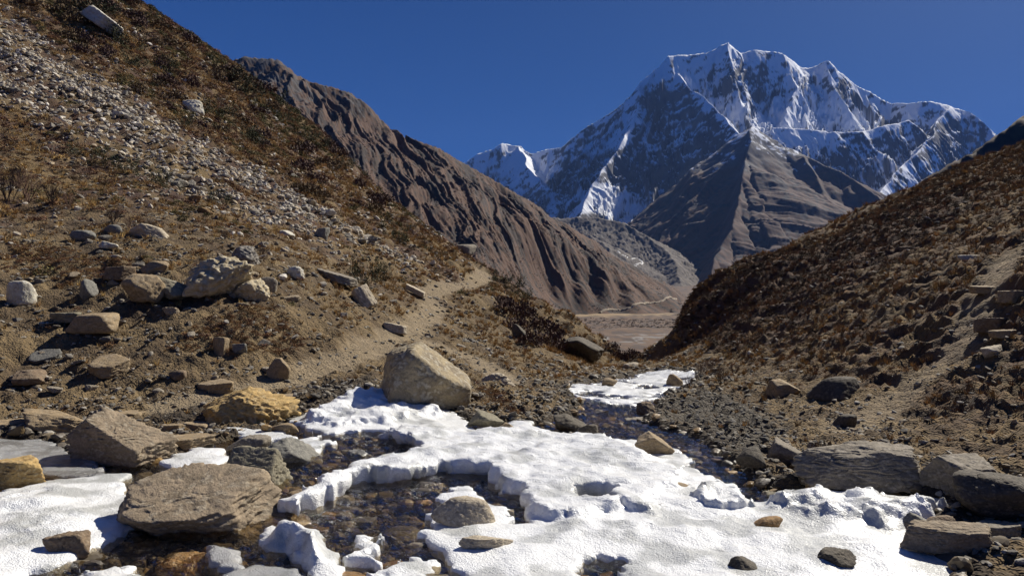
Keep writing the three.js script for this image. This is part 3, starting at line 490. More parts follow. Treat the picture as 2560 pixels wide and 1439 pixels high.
function rockGeo(style, seed, w, h, dp, pal, detail, own) {
  const r = rng(seed * 7919 + 13), B = sphere(detail), n = B.v.length / 3, pos = new Float32Array(n * 3), col = new Float32Array(n * 3), planes = [], ox = r() * 50, oy = r() * 50, oz = r() * 50;
  const K = style === 'round' ? 9 : style === 'crag' ? 12 : style === 'slab' ? 7 : 9, soft = style === 'round' ? 7 : style === 'crag' ? 9 : style === 'slab' ? 30 : style === 'boulder' ? 13 : 24;
  for (let k = 0; k < K; k++) {
    const a = (k + 0.7 * r()) / K * 2 * Math.PI, e = style === 'slab' ? (r() - 0.5) * 0.5 : (r() - 0.42) * 1.9, c = Math.cos(e);
    planes.push([Math.cos(a) * c, Math.sin(e), Math.sin(a) * c, 0.66 + 0.34 * r()]);
  }
  planes.push([0.12 * (r() - 0.5) * 2, 1, 0.12 * (r() - 0.5) * 2, style === 'slab' ? 0.52 : 0.78], [0, -1, 0, style === 'slab' ? 0.52 : 0.8]);
  if (own) { planes.length = 0; planes.push(...own); }
  if (style === 'wedge' && !own) planes.push([0.62, 0.75, 0.1, 0.42]);
  const amp = style === 'crag' ? 0.17 : style === 'round' ? 0.06 : 0.05, fr = style === 'crag' ? 2.6 : 1.7, size = Math.max(w, h, dp);
  for (let i = 0; i < n; i++) {
    const x = B.v[i * 3], y = B.v[i * 3 + 1], z = B.v[i * 3 + 2];
    let s = 0; for (const p of planes) { const q = Math.max(0, (p[0] * x + p[1] * y + p[2] * z) / p[3]); s += Math.pow(q, soft); }
    let rr = Math.pow(s + 1e-6, -1 / soft);
    rr = Math.min(rr, 1.45);
    const px = x * rr, py = y * rr, pz = z * rr;
    let k = 1 + amp * fbm3(px * fr + ox, py * fr + oy, pz * fr + oz, 4);
    if (style === 'crag') k += 0.10 * (0.5 - Math.abs(n3(px * 5 + ox, py * 5, pz * 5 + oz))) - 0.06 * Math.max(0, n3(px * 9, py * 9 + oy, pz * 9));
    if (style === 'slab' || style === 'block' || style === 'wedge') { const lay = py * (style === 'slab' ? 5 : 5.5) + 1.5 * n3(px * 0.7 + ox, py * 2.4 + oy, pz * 0.7) + 0.4 * n3(px * 2 + oz, py, pz * 2); k += (style === 'slab' ? 0.035 : 0.030) * (Math.abs((lay - Math.floor(lay)) - 0.5) < 0.17 ? -1 : 0.4) * (0.4 + 0.6 * sstep(-0.2, 0.4, n3(px * 2, py * 2 + 9, pz * 2 + ox))); k -= 0.05 * sstep(0.35, 0.6, n3(px * 2.2 + oz, py * 6, pz * 2.2)); }
    if (detail > 6 && style !== 'crag') k -= 0.035 * (1 - sstep(0, 0.05, Math.abs(n3(px * 1.05 + ox, py * 1.7 + oz, pz * 1.05)))) + 0.012 * n3(px * 11, py * 11 + ox, pz * 11);
    pos[i * 3] = px * k * w * 0.52; pos[i * 3 + 1] = py * k * h * (style === 'slab' ? 0.96 : 0.62); pos[i * 3 + 2] = pz * k * dp * 0.52;
    const m = fbm3(px * 1.6 + oy, py * 2.6 + oz, pz * 1.6, 4), sp = fbm3(px * 6 + oz, py * 6, pz * 6 + ox, 3);
    let c = mixc(pal[0], pal[1], sstep(-0.25, 0.35, m + 0.3 * sp));
    c = mixc(c, pal[2], sstep(0.12, 0.4, sp + 0.5 * m) * 0.8);
    col.set(c, i * 3);
  }
  const g = new THREE.BufferGeometry();
  g.setAttribute('position', new THREE.BufferAttribute(pos, 3)); g.setAttribute('color', new THREE.BufferAttribute(col, 3)); g.setIndex(B.idx); g.computeVertexNormals();
  return boxUV(g);
}
let rockSeed = 100;
function rock(label, px, py, w, h, style, palette, o = {}) {
  const seed = o.seed ?? rockSeed++, p = hit(px, py) ?? [(px - CX) / F * 4, 4], d = p[1], W = w * d / F, H = h * d / F, D = W * (o.deep ?? 0.85);
  const dc = d + D * 0.42, x = (px - CX) / F * dc, detail = w * h > 20000 ? 34 : w * h > 9000 ? 20 : w * h > 2500 ? 12 : 8;
  const geo = rockGeo(style, seed, W, H * (o.tall ?? 1), D, PAL[palette], detail, o.planes);
  const m = new THREE.Mesh(geo, o.wet ? M.wetRock : M.rock);
  m.rotation.set((o.pitch ?? 0), (o.yaw ?? 0), (o.roll ?? 0), 'ZYX');
  const y = (o.onIce ? G(x, dc) + 0.005 : Math.min(groundY(x, dc), groundY(x, d) + 0.5 * D)) + (o.lift ?? 0);
  m.updateMatrix(); geo.computeBoundingBox(); const bb = geo.boundingBox.clone().applyMatrix4(m.matrix), tall = bb.max.y - bb.min.y;
  m.position.set(x, y - bb.min.y - tall * (o.sink ?? (o.onIce ? 0.16 : 0.30)), -dc);
  return put(m, w > 90 ? 'boulder' : 'rock', label, w > 90 ? 'boulder' : 'rock');
}
const R = rock;
R('big rounded tan boulder beside the white ice by the path', 1058, 1030, 244, 184, 'boulder', 'boulder', { seed: 31, deep: 0.8, sink: 0.06, planes: [[-0.96, 0.12, 0.25, 0.74], [-0.35, 0.93, 0.1, 0.78], [0.64, 0.76, 0.15, 0.50], [0.05, 0.25, 0.97, 0.70], [0.55, -0.35, 0.75, 0.72], [0.95, -0.1, -0.1, 0.98], [0, 0.2, -1, 0.8], [0, -1, 0, 0.8], [-0.5, 0.5, 0.7, 0.78]] });
R('yellow pitted crag of rock at the edge of the ice', 606, 1064, 190, 104, 'crag', 'yellow', { seed: 4, sink: 0.08, planes: [[-0.55, 0.80, 0.2, 0.52], [0.45, 0.85, 0.25, 0.55], [0, 0.35, 0.94, 0.6], [-0.9, 0, 0.4, 0.9], [0.9, 0, 0.4, 0.92], [0, 0.3, -0.95, 0.75], [0, -1, 0, 0.7]] });
R('long grey-brown slab leaning down into the ice', 285, 1160, 228, 138, 'block', 'slabby', { deep: 0.8, sink: 0.08, seed: 17, planes: [[0.50, 0.80, 0.32, 0.40], [-0.30, -0.05, 0.95, 0.46], [-0.75, 0.62, 0.2, 0.86], [0.93, -0.1, 0.3, 0.93], [-0.95, -0.1, -0.1, 0.95], [0.1, 0.3, -0.95, 0.62], [0, -1, 0, 0.72]] });
R('pale elongated stone behind the leaning slab', 132, 1078, 180, 52, 'block', 'tan', { roll: -0.12, deep: 0.5 });
R('big flat brown slab overhanging the stream', 455, 1345, 350, 190, 'block', 'slabby', { deep: 1.0, sink: 0.03, seed: 6, planes: [[0.06, 0.87, 0.49, 0.36], [0.12, -0.50, 0.85, 0.56], [-0.85, 0.25, 0.45, 0.80], [-0.4, -0.6, 0.7, 0.62], [0.88, 0.25, 0.35, 0.82], [0.6, 0.1, 0.8, 0.76], [0, 0.1, -1, 0.78], [-0.7, 0.2, -0.7, 0.82], [0, -1, 0, 0.75]] });
R('wrinkled olive-grey slab beside the small ice tongue', 630, 1204, 152, 104, 'block', 'olive', { deep: 0.7, sink: 0.08, seed: 19, planes: [[0.10, 0.72, 0.69, 0.50], [0.95, 0.2, 0.2, 0.82], [-0.9, 0.3, 0.25, 0.85], [0.1, -0.35, 0.93, 0.72], [0, 0.4, -0.9, 0.7], [0, -1, 0, 0.75], [-0.6, -0.3, 0.7, 0.78]] });
R('grey block standing behind the wrinkled slab', 616, 1118, 84, 62, 'block', 'grey', { sink: 0.1 });
R('smooth dark grey stone by the running water', 725, 1146, 120, 70, 'wedge', 'slate', { roll: -0.15, sink: 0.12 });
R('yellow-banded block at the edge of the grey glassy ice', 40, 1214, 140, 92, 'block', 'yellow', { roll: 0.1, sink: 0.1, seed: 77 });
R('square dark brown stone standing in the froth ice', 170, 1382, 96, 84, 'block', 'brown', { sink: 0.12, onIce: true, lift: -0.1 });
R('ochre stone half glazed by clear ice', 450, 1398, 130, 48, 'crag', 'ochre', { wet: true, sink: 0.2, onIce: true, lift: -0.12 });
R('flat tan slab lying by the ice crust', 452, 1118, 170, 42, 'slab', 'tan', { tall: 0.7, deep: 0.6, roll: 0.06 });
R('domed pale stone frozen into the white ice sheet', 1165, 1314, 152, 66, 'round', 'pale', { onIce: true, sink: 0.22, roll: -0.1, deep: 0.6 });
R('low bar of pale stone frozen into the white ice', 1208, 1376, 122, 30, 'block', 'pale', { onIce: true, sink: 0.22, deep: 0.4 });
R('dark wet stone lying in the larger melt hole', 1510, 1420, 96, 40, 'block', 'dark', { wet: true, deep: 0.5, sink: 0.2, onIce: true, lift: -0.20 });
R('flat grey stone on the far rim of the ice sheet', 1215, 1068, 88, 36, 'wedge', 'olive', { onIce: true, sink: 0.15 });
R('little tan stone next to the flat grey stone', 1268, 1078, 30, 20, 'block', 'tan', { onIce: true });
R('dark green-grey wedge of rock by the glittering water', 1428, 1064, 92, 58, 'wedge', 'dark', { sink: 0.1, seed: 41 });
R('small dark stone under the dark wedge', 1474, 1090, 50, 30, 'block', 'dark', { onIce: true });
R('sandy triangular stone sitting on the ice', 1634, 1138, 82, 58, 'wedge', 'tan', { onIce: true, seed: 45, sink: 0.1 });
R('knobbly brown stone upright in the stream', 1616, 1028, 52, 44, 'crag', 'brown', { sink: 0.1 });
R('thin flat stone below the knobbly brown stone', 1594, 1044, 74, 18, 'slab', 'grey', { tall: 0.8 });
R('tan pointed stone in the far ice field', 1690, 964, 42, 34, 'wedge', 'tan', { onIce: true });
R('small tan stone lying on the far ice field', 1520, 966, 40, 22, 'round', 'tan', { onIce: true });
R('dark plank-like stone at the edge of the far ice', 1586, 942, 72, 17, 'block', 'dark', { deep: 0.4 });
R('pale blunt stone at the lip of the far ice', 1582, 922, 50, 20, 'block', 'pale');
R('large dark weathered boulder at the mouth of the ravine', 1464, 908, 122, 62, 'wedge', 'dark', { seed: 52, sink: 0.1 });
R('dark pointed stone below the red heather', 1300, 854, 42, 42, 'wedge', 'dark', { sink: 0.1 });
R('rounded boulder perched where the path leaves the hillside', 1166, 644, 52, 30, 'round', 'grey', { sink: 0.1 });
R('knotted pale rock beside the worn path', 1238, 956, 70, 38, 'crag', 'pale');
R('upright tan stone on the dirt bank above the mud', 694, 944, 40, 56, 'block', 'tan', { sink: 0.12 });
R('big cream pitted boulder set in the heath bank', 545, 750, 160, 100, 'crag', 'cream', { seed: 63, sink: 0.16 });
R('low sandy ledge beside the cream pitted boulder', 630, 752, 90, 60, 'crag', 'cream', { sink: 0.25 });
R('square tan boulder casting shade on the cut bank', 362, 772, 92, 72, 'block', 'tan', { sink: 0.08, seed: 65 });
R('tan stone above the square boulder', 391, 686, 58, 38, 'block', 'tan');
R('brown overhanging rock over the bank hollow', 296, 716, 80, 40, 'slab', 'brown', { tall: 0.8, sink: 0.05 });
R('long olive stone between the square and the cream boulders', 440, 752, 92, 42, 'block', 'olive', { roll: -0.3 });
R('bluish stone stuck in the bank near the heather', 222, 748, 44, 52, 'wedge', 'slate', { roll: -0.4 });
R('chalky white boulder alone on the bare bank', 48, 770, 66, 66, 'round', 'white', { sink: 0.1 });
R('grey boulder up the bank from the sandy ledge', 668, 722, 60, 46, 'round', 'grey');
R('green-grey slab resting on the tan boulder', 166, 816, 84, 32, 'slab', 'olive', { tall: 0.8, sink: 0.05 });
R('long tan boulder under the green-grey slab', 240, 854, 114, 52, 'round', 'tan', { sink: 0.12 });
R('flat grey plate lying on the dirt bank', 114, 904, 74, 46, 'slab', 'slate', { tall: 0.35, pitch: 0.5 });
R('layered tan rock on the dirt bank', 268, 946, 108, 56, 'slab', 'tan', { tall: 0.6, pitch: 0.3 });
R('black and white lichen boulder on the grassy slope', 612, 660, 80, 54, 'crag', 'lichen');
R('smooth grey stone below the bare thicket', 204, 606, 64, 36, 'round', 'slate');
R('grey stone half sunk in turf near the thicket', 284, 584, 44, 24, 'round', 'slate');
R('long pale rock under the bare twig bush', 374, 594, 78, 40, 'block', 'pale', { roll: -0.3 });
R('little bluish-white stone in the turf', 268, 628, 36, 18, 'block', 'white', { roll: -0.3 });
R('bright white stone on the grassy slope', 717, 592, 44, 22, 'wedge', 'white');
R('upright grey stone below the scree', 804, 600, 32, 34, 'block', 'slate');
R('ochre stone on the turf next to a low bush', 512, 537, 32, 16, 'block', 'ochre');
R('ochre stone above its twin on the turf', 486, 508, 34, 18, 'block', 'ochre');
R('huge white rock slab high on the hillside', 268, 104, 92, 60, 'slab', 'white', { roll: -0.6, tall: 0.55, sink: 0.1 });
R('white broken outcrop among the junipers', 487, 290, 52, 38, 'crag', 'white', { sink: 0.1 });
R('upright layered tan stone below the heath bank', 552, 888, 42, 46, 'slab', 'tan', { tall: 1 });
R('grey stone leaning by the layered tan stone', 598, 892, 30, 28, 'block', 'slate');
R('low tan stone on the edge of the mud', 538, 980, 94, 34, 'slab', 'tan', { tall: 0.9 });
R('reddish stone near the dirt track', 445, 952, 46, 30, 'round', 'brown');
R('brown stone pair end by the pale elongated stone', 70, 962, 74, 36, 'block', 'brown');
R('long grey-speckled boulder at the edge of the ice', 2178, 1228, 262, 106, 'block', 'grey', { seed: 91, sink: 0.12, deep: 0.6, planes: [[-0.35, 0.90, 0.2, 0.62], [0.25, 0.95, 0.15, 0.70], [0.1, 0.35, 0.93, 0.66], [-0.80, 0.45, 0.4, 0.80], [0.95, 0.15, 0.25, 0.86], [-0.4, 0.2, 0.9, 0.74], [0, 0.2, -1, 0.8], [0, -1, 0, 0.8]] });
R('angular flat-topped grey rock by the dark boulder', 2418, 1250, 160, 112, 'block', 'grey', { seed: 92, sink: 0.08, planes: [[0.12, 0.95, 0.25, 0.55], [-0.90, 0.05, 0.42, 0.74], [0.25, -0.1, 0.96, 0.62], [0.85, 0.45, 0.25, 0.85], [0, 0.1, -1, 0.8], [0, -1, 0, 0.8], [-0.3, 0.6, -0.7, 0.8]] });
R('large dark rounded boulder at the end of the ice', 2492, 1308, 190, 112, 'round', 'dark', { seed: 93 });
R('grey-brown wedge slab jutting over the ice edge', 2385, 1398, 215, 84, 'block', 'slabby', { deep: 0.4, roll: -0.10, sink: 0.12, seed: 94, planes: [[-0.12, 0.97, 0.2, 0.5], [-0.55, 0.2, 0.8, 0.62], [0.2, -0.15, 0.97, 0.6], [0.95, 0.1, 0.25, 0.86], [-0.93, 0.1, -0.3, 1.0], [0, 0.1, -1, 0.75], [0, -1, 0, 0.75]] });
R('low layered stone behind the wedge slab', 2500, 1345, 150, 46, 'slab', 'grey', { tall: 0.8, deep: 0.5 });
R('pointed slab leaning toward the ice', 2310, 1326, 94, 50, 'slab', 'slate', { roll: -0.45, tall: 0.6 });
R('brown stone between the pointed slab and the boulder', 2350, 1322, 56, 30, 'block', 'brown');
R('small ochre oval stone frozen in the ice', 1920, 1330, 62, 32, 'round', 'ochre', { onIce: true, sink: 0.2 });
R('olive flat stone at the inner rim of the ice ridge', 1932, 1232, 66, 40, 'block', 'olive', { sink: 0.1 });
R('pale leaning rock behind the dry shrub', 1962, 1154, 92, 76, 'wedge', 'grey', { roll: 0.3 });
R('narrow upright rock in the dry shrub', 2034, 1148, 32, 56, 'block', 'grey');
R('squat dark rock on the gravel bar', 1884, 1176, 66, 52, 'round', 'dark');
R('two-toned tan rock on the tussock bank', 1965, 988, 84, 46, 'wedge', 'tan');
R('dark long rock above the gravel bar', 2096, 998, 116, 54, 'round', 'dark', { roll: 0.15 });
R('dark hump of rock beside the narrow trail', 2114, 1062, 56, 44, 'round', 'dark');
R('pale block high on the tussock slope', 2430, 648, 56, 30, 'block', 'pale');
R('pale flat stone beside the trail', 2482, 910, 52, 26, 'block', 'pale', { roll: 0.2 });
R('flat stone of the rough trail steps, upper one', 2535, 756, 80, 40, 'slab', 'tan', { tall: 0.8 });
R('flat stone of the rough trail steps, middle one', 2478, 826, 92, 44, 'slab', 'brown', { tall: 0.8 });
R('flat stone of the rough trail steps, lowest one', 2508, 866, 70, 26, 'slab', 'tan', { tall: 0.8 });
R('thin ledge stone at the head of the trail steps', 2462, 738, 84, 22, 'slab', 'tan', { tall: 0.9 });
R('dark stone poking through the ice rim', 2085, 1432, 90, 44, 'block', 'dark', { onIce: true, sink: 0.06 });
R('small dark stone by the lower ice rim', 1860, 1436, 70, 34, 'wedge', 'dark', { onIce: true, sink: 0.06 });
R('ochre wet stone in the brook pool', 830, 1180, 68, 36, 'round', 'ochre', { wet: true });
R('grey wet stone in the brook pool', 890, 1130, 62, 44, 'block', 'slate', { wet: true });
R('small tan wet stone at the ice mouth', 986, 1142, 40, 28, 'round', 'tan', { wet: true });
R('golden wet stone below the ice arch', 1062, 1244, 54, 30, 'round', 'ochre', { wet: true });
R('tan stone under the ice tongue', 755, 1226, 92, 48, 'round', 'tan', { wet: true });
R('dark mossy stone under the ice arch', 1062, 1206, 84, 50, 'block', 'dark', { wet: true });
R('rust brown wet stone at the bottom of the stream', 860, 1446, 136, 62, 'round', 'ochre', { wet: true });
R('dark brown wet stone above the ice cap', 690, 1290, 128, 46, 'round', 'brown', { wet: true });
R('dark jagged stone below the ice cap', 700, 1392, 84, 66, 'crag', 'dark', { wet: true });
R('slate wet stone in the shallow water', 905, 1278, 74, 30, 'slab', 'slate', { wet: true, tall: 0.8 });
R('broad olive stone just under the water', 1010, 1310, 110, 44, 'round', 'olive', { wet: true, sink: 0.45 });
R('brown pebble-like stone on the lobe of ice', 918, 1050, 46, 22, 'round', 'brown', { onIce: true });
R('brown stone at the notch of the ice', 938, 1084, 36, 22, 'wedge', 'brown', { wet: true });
R('little tan stone at the foot of the yellow crag', 712, 1078, 60, 28, 'round', 'tan');
R('small stone in the stream beside the gravel bar', 1795, 1140, 44, 26, 'block', 'brown', { wet: true });
R('dark stone in the glittering pool', 1770, 1235, 54, 44, 'wedge', 'slate', { wet: true });
R('tan boulder in the stream by the ice notch', 1690, 1235, 60, 26, 'round', 'tan', { onIce: true });
R('dark wet slab washed by water under the froth ice', 330, 1352, 160, 48, 'slab', 'dark', { wet: true, tall: 0.7, sink: 0.25 });
R('flat tan plate behind the pale elongated stone', 24, 1072, 100, 34, 'slab', 'tan', { tall: 0.8 });
R('thin tan plate against the yellow crag', 492, 1072, 84, 28, 'slab', 'tan', { tall: 0.9 });
R('small tan block on the shore below the mud', 424, 1088, 54, 24, 'block', 'tan');
R('rounded tan stone between the leaning slab and the flat tan slab', 382, 1112, 42, 26, 'round', 'tan');
R('tan slab set flush in the dirt near the mud', 318, 1036, 76, 22, 'slab', 'tan', { tall: 0.7 });
R('pale flake of stone by the wet mud', 726, 992, 54, 16, 'slab', 'tan', { tall: 0.8 });
R('white knobbly rock on the slope below the juniper', 740, 700, 44, 36, 'crag', 'white');
R('grey split rock standing over the hollow by the path', 905, 760, 50, 56, 'slab', 'pale', { tall: 1, roll: 0.5 });
R('long grey root-like ledge above the hollow by the path', 845, 715, 110, 24, 'slab', 'grey', { tall: 0.9, roll: -0.25 });
R('tan flat rock at the edge of the path above the boulder', 985, 828, 62, 24, 'slab', 'pale', { tall: 0.9, roll: -0.2 });
R('white slanting stone on the path shoulder', 1036, 738, 60, 22, 'slab', 'pale', { roll: -0.5, tall: 0.6 });
R('dark ridge of stone in the far ice field', 1535, 1000, 46, 20, 'block', 'dark', { wet: true });
R('dark stone splitting the far ice field', 1465, 992, 40, 20, 'block', 'dark', { wet: true });
R('grey stone lying in the middle of the far ice', 1625, 955, 36, 16, 'block', 'grey');
R('dark stone half buried where the far ice begins', 1655, 978, 44, 22, 'block', 'brown', { wet: true });

// ---------------------------------------------------------------- loose stones
const small = ['block', 'wedge', 'block', 'slab', 'round', 'block'].map((s, i) => rockGeo(s, 900 + i, 1, s === 'slab' ? 0.35 : 0.62, 0.8, [[0.9, 0.9, 0.9], [0.6, 0.6, 0.6], [1, 1, 1]], 2));
small.forEach((g) => g.computeVertexNormals());                         // broken faces, not pebbles
const mid = ['block', 'wedge', 'slab', 'block', 'round', 'slab', 'wedge', 'crag'].map((s, i) => rockGeo(s, 950 + i, 1, s === 'slab' ? 0.32 : 0.6, 0.8, [[0.9, 0.9, 0.9], [0.62, 0.6, 0.58], [1, 1, 1]], 4));
mid.forEach((g) => g.computeVertexNormals());
const tones = [[0.50, 0.43, 0.325], [0.60, 0.53, 0.42], [0.39, 0.345, 0.275], [0.50, 0.395, 0.26], [0.28, 0.25, 0.205], [0.70, 0.64, 0.54]];
const tinted = tones.map(([r, g, b]) => { const m = M.rock.clone(); m.color.setRGB(r, g, b); return m; });
M.stone = new THREE.MeshStandardMaterial({ vertexColors: true, roughness: 0.92 });
M.wetStone = new THREE.MeshStandardMaterial({ vertexColors: true, roughness: 0.55 });
const screeA = poly([[-60, 60], [0, 110], [150, 190], [300, 275], [430, 352], [560, 415], [700, 492], [800, 535], [870, 575], [960, 625]]);
const screeB = poly([[-60, 190], [0, 215], [100, 262], [220, 305], [330, 372], [440, 445], [560, 500], [720, 562]]);
const screeWeight = (x, d) => { const a = near(screeA, x, d), b = near(screeB, x, d), w = 0.5 * n2(x * 0.6, d * 0.6); return Math.max(sstep(1.6, 0.1, (a[0] + w * 1.8) / (2.5 - 0.16 * a[1])), 0.75 * sstep(1.6, 0.1, (b[0] + w * 1.6) / 1.7)); };
const dummy = new THREE.Object3D();
function scatter(name, label, geos, material, list, kind = 'stuff') {   // list of [x, y, z, size, squash, rgb, sink]
  const g = new THREE.Group(), r = rng(name.length * 77 + list.length);
  geos.forEach((geo, k) => {
    const own = list.filter((_, i) => i % geos.length === k); if (!own.length) return;
    const m = new THREE.InstancedMesh(geo, material, own.length);
    own.forEach(([x, y, z, s, q, c, tilt = 0.5], i) => { dummy.position.set(x, y, z); dummy.rotation.set((r() - 0.5) * tilt, r() * 6.283, (r() - 0.5) * tilt); dummy.scale.set(s, s * q, s); dummy.updateMatrix(); m.setMatrixAt(i, dummy.matrix); m.setColorAt(i, new THREE.Color().setRGB(...c)); });
    m.name = name; m.userData.kind = 'stuff'; m.castShadow = m.receiveShadow = true; g.add(m);
  });
  return put(g, name, label, undefined, undefined, kind);
}
const toneOf = (r) => { const t = tones[Math.floor(r() * tones.length)], k = 0.75 + 0.5 * r(); return [t[0] * k, t[1] * k, t[2] * k]; };
{
  // the 190 scree stones that show largest, one by one
  const r = rng(501); let made = 0;
  while (made < 190) {
    const onB = r() < 0.35, line = onB ? screeB : screeA, t = r() * (line.length - 1), i = Math.floor(t), f = t - i, w = (onB ? 1.4 : 2.1 - 0.12 * t) * (r() + r() - 1) * 1.5;
    const x = lerp(line[i][0], line[i + 1][0], f) + w * 0.6, d = lerp(line[i][1], line[i + 1][1], f) - w * 0.75;
    const s = 0.13 + 0.33 * r() * r() * (d / 24), k = Math.floor(r() * mid.length), m = new THREE.Mesh(mid[k], tinted[Math.floor(r() * tinted.length)]);
    m.scale.set(s * (0.8 + 0.6 * r()), s, s * (0.8 + 0.5 * r())); m.rotation.set((r() - 0.5) * 0.9, r() * 6.28, (r() - 0.5) * 0.9);
    m.position.set(x, groundY(x, d) + s * 0.10, -d);
    put(m, 'stone', 'angular pale stone lying in the scree that streaks down the hillside', 'stone', 'scree stones on the hillside'); made++;
  }
  const list = [];
  for (let n = 0; n < 210000 && list.length < 17000; n++) {
    const u = -0.78 + 0.72 * r(), d = 13 + 33 * Math.sqrt(r()), x = u * d; if (!(hill(x, d) > 0.3)) continue;
    const w = screeWeight(x, d); if (r() > w * w * (0.28 + 0.6 * sstep(-0.3, 0.5, n2(x * 0.9 + 4, d * 0.9))) + 0.06 * sstep(-0.2, 0.3, n2(x * 0.35, d * 0.35))) continue;
    const s = (0.032 + 0.17 * Math.pow(r(), 3)) * (0.7 + d / 60); list.push([x, groundY(x, d) + s * 0.12, -d, s, 0.6 + 0.5 * r(), toneOf(r), 1.4]);
  }
  scatter('scree', 'pale scree of broken stones streaking down the hillside', small, M.stone, list);
}
{
  // stones of the banks: 70 countable ones, then the gravel
  const r = rng(733), spots = []; let made = 0;
  const B = poly([[0, 560], [300, 560], [700, 600], [1000, 760], [1200, 860], [1420, 900], [1400, 1000], [1180, 960], [950, 900], [700, 1000], [400, 1060], [0, 1050]]), bx = B.map((p) => p[0]), bd = B.map((p) => p[1]);
  for (let n = 0; n < 4000 && made < 90; n++) {
    const px = 1420 * r(), py = 560 + 480 * r(), p = hit(px, py); if (!p || sdf(B, p[0], p[1]) < 0 || trodden(p[0], p[1]) > 0.2 || sdf(wet, p[0], p[1]) > -0.15) continue;
    const [x, d] = p, s = (0.07 + 0.16 * r() * r()) * (0.6 + d / 20); if (spots.some((q) => Math.hypot(q[0] - x, q[1] - d) < 0.35)) continue; spots.push(p);
    const m = new THREE.Mesh(mid[Math.floor(r() * mid.length)], tinted[Math.floor(r() * 5)]);
    m.scale.set(s * (0.9 + 0.6 * r()), s, s); m.rotation.set((r() - 0.5) * 0.6, r() * 6.28, (r() - 0.5) * 0.8 - 0.15); m.position.set(x, groundY(x, d) + s * 0.06, -d);
    put(m, 'stone', 'loose angular stone strewn over the dirt bank and turf by the path', 'stone', 'stones strewn over the dirt bank'); made++;
  }
  const list = [], bedList = [];
  for (let n = 0; n < 160000 && list.length < 26000; n++) {
    const u = -0.85 + 1.75 * r(), d = 4 * Math.pow(9, Math.pow(r(), 0.8)), x = u * d, s0 = sdf(wet, x, d); if (s0 > 0.02) continue;
    const t = trodden(x, d), rt = side(x, d), gv = sdf(gritSpot, x, d) > -0.1, bank = s0 > -0.9 ? 1 : 0.42 + 0.5 * n2(x * 0.7, d * 0.7);
    if (r() > (gv ? 1 : Math.max(0.05, bank) * (1 - 0.35 * t) * (1 - 0.72 * rt))) continue;
    const s = (0.018 + 0.06 * Math.pow(r(), 4) + (s0 > -0.5 || gv ? 0.045 * Math.pow(r(), 5) : 0)) * (gv ? 0.4 + d / 20 : 0.55 + d / 14), c = toneOf(r), k = gv ? 0.34 : 0.48;
    list.push([x, groundY(x, d) + s * 0.08, -d, s, 0.5 + 0.4 * r(), [c[0] * k, c[1] * k, c[2] * k], 0.9]);
  }
  scatter('gravel', 'loose gravel and small stones covering the banks', small, M.stone, list);
  const bedTone = [[0.22, 0.15, 0.07], [0.15, 0.115, 0.07], [0.11, 0.088, 0.058], [0.27, 0.17, 0.065], [0.15, 0.125, 0.09], [0.085, 0.066, 0.045]];
  for (let n = 0; n < 60000 && bedList.length < 9000; n++) {
    const u = -0.8 + 1.5 * r(), d = 3.4 * Math.pow(6.4, r()), x = u * d; if (sdf(wet, x, d) < 0.02) continue;
    const s = 0.03 + 0.13 * Math.pow(r(), 4), c = bedTone[Math.floor(r() * 6)], k = 0.7 + 0.6 * r();
    bedList.push([x, groundY(x, d) + s * 0.15, -d, s * (0.8 + d / 25), 0.7 + 0.3 * r(), [c[0] * k, c[1] * k, c[2] * k], 0.5]);
  }
  scatter('stream_gravel', 'brown and grey cobbles on the stream bed', small, M.wetStone, bedList);
}

// ---------------------------------------------------------------- plants
function tris(list, colour) { const g = new THREE.BufferGeometry(); g.setAttribute('position', new THREE.Float32BufferAttribute(list, 3)); const c = []; for (let i = 0; i < list.length / 9; i++) { const k = colour(i); c.push(...k, ...k, ...k); } g.setAttribute('color', new THREE.Float32BufferAttribute(c, 3)); g.computeVertexNormals(); return g; }
function tuft(seed, n, spread, lean) {                                  // a grass tussock, one metre tall
  const r = rng(seed), v = [];
  for (let i = 0; i < n; i++) { const a = r() * 6.283, o = spread * Math.sqrt(r()) * 0.5, l = lean * (0.3 + r()), h = 0.45 + 0.55 * r(), x = Math.cos(a) * o, z = Math.sin(a) * o, b = r() * 6.283, w = 0.035 + 0.03 * r(), tx = x + Math.cos(a + (r() - 0.5)) * l, tz = z + Math.sin(a + (r() - 0.5)) * l; v.push(x - Math.cos(b) * w, -0.1, z - Math.sin(b) * w, x + Math.cos(b) * w, -0.1, z + Math.sin(b) * w, tx, h, tz); }
  const k = rng(seed + 1); return tris(v, () => { const t = 0.7 + 0.5 * k(); return [t, t, t]; });
}
function cushion(seed, n, leaf) {                                       // a dwarf shrub cushion of small leafy sprigs, about one metre across
  const r = rng(seed), v = [];
  for (let i = 0; i < n; i++) {
    const a = r() * 6.283, e = Math.asin(r()), rad = 0.5 * (0.55 + 0.45 * Math.cbrt(r())) * (0.8 + 0.35 * n3(Math.cos(a) * 1.4 + seed, Math.sin(a) * 1.4, e)), x = Math.cos(a) * Math.cos(e) * rad, y = Math.sin(e) * rad * 0.85, z = Math.sin(a) * Math.cos(e) * rad;
    const q = () => (r() - 0.5) * leaf * 2; v.push(x + q(), y + q(), z + q(), x + q(), y + q(), z + q(), x + q() + x * leaf, y + q() + leaf, z + q() + z * leaf);
  }
  const k = rng(seed + 1); return tris(v, () => { const t = 0.65 + 0.6 * k(); return [t, t, t]; });
}
M.plant = new THREE.MeshStandardMaterial({ vertexColors: true, roughness: 0.95, side: THREE.DoubleSide });
const tufts = [1, 2, 3].map((s) => tuft(s, 26, 0.5, 0.45)), cushions = [11, 12, 13].map((s) => cushion(s, 130, 0.075));
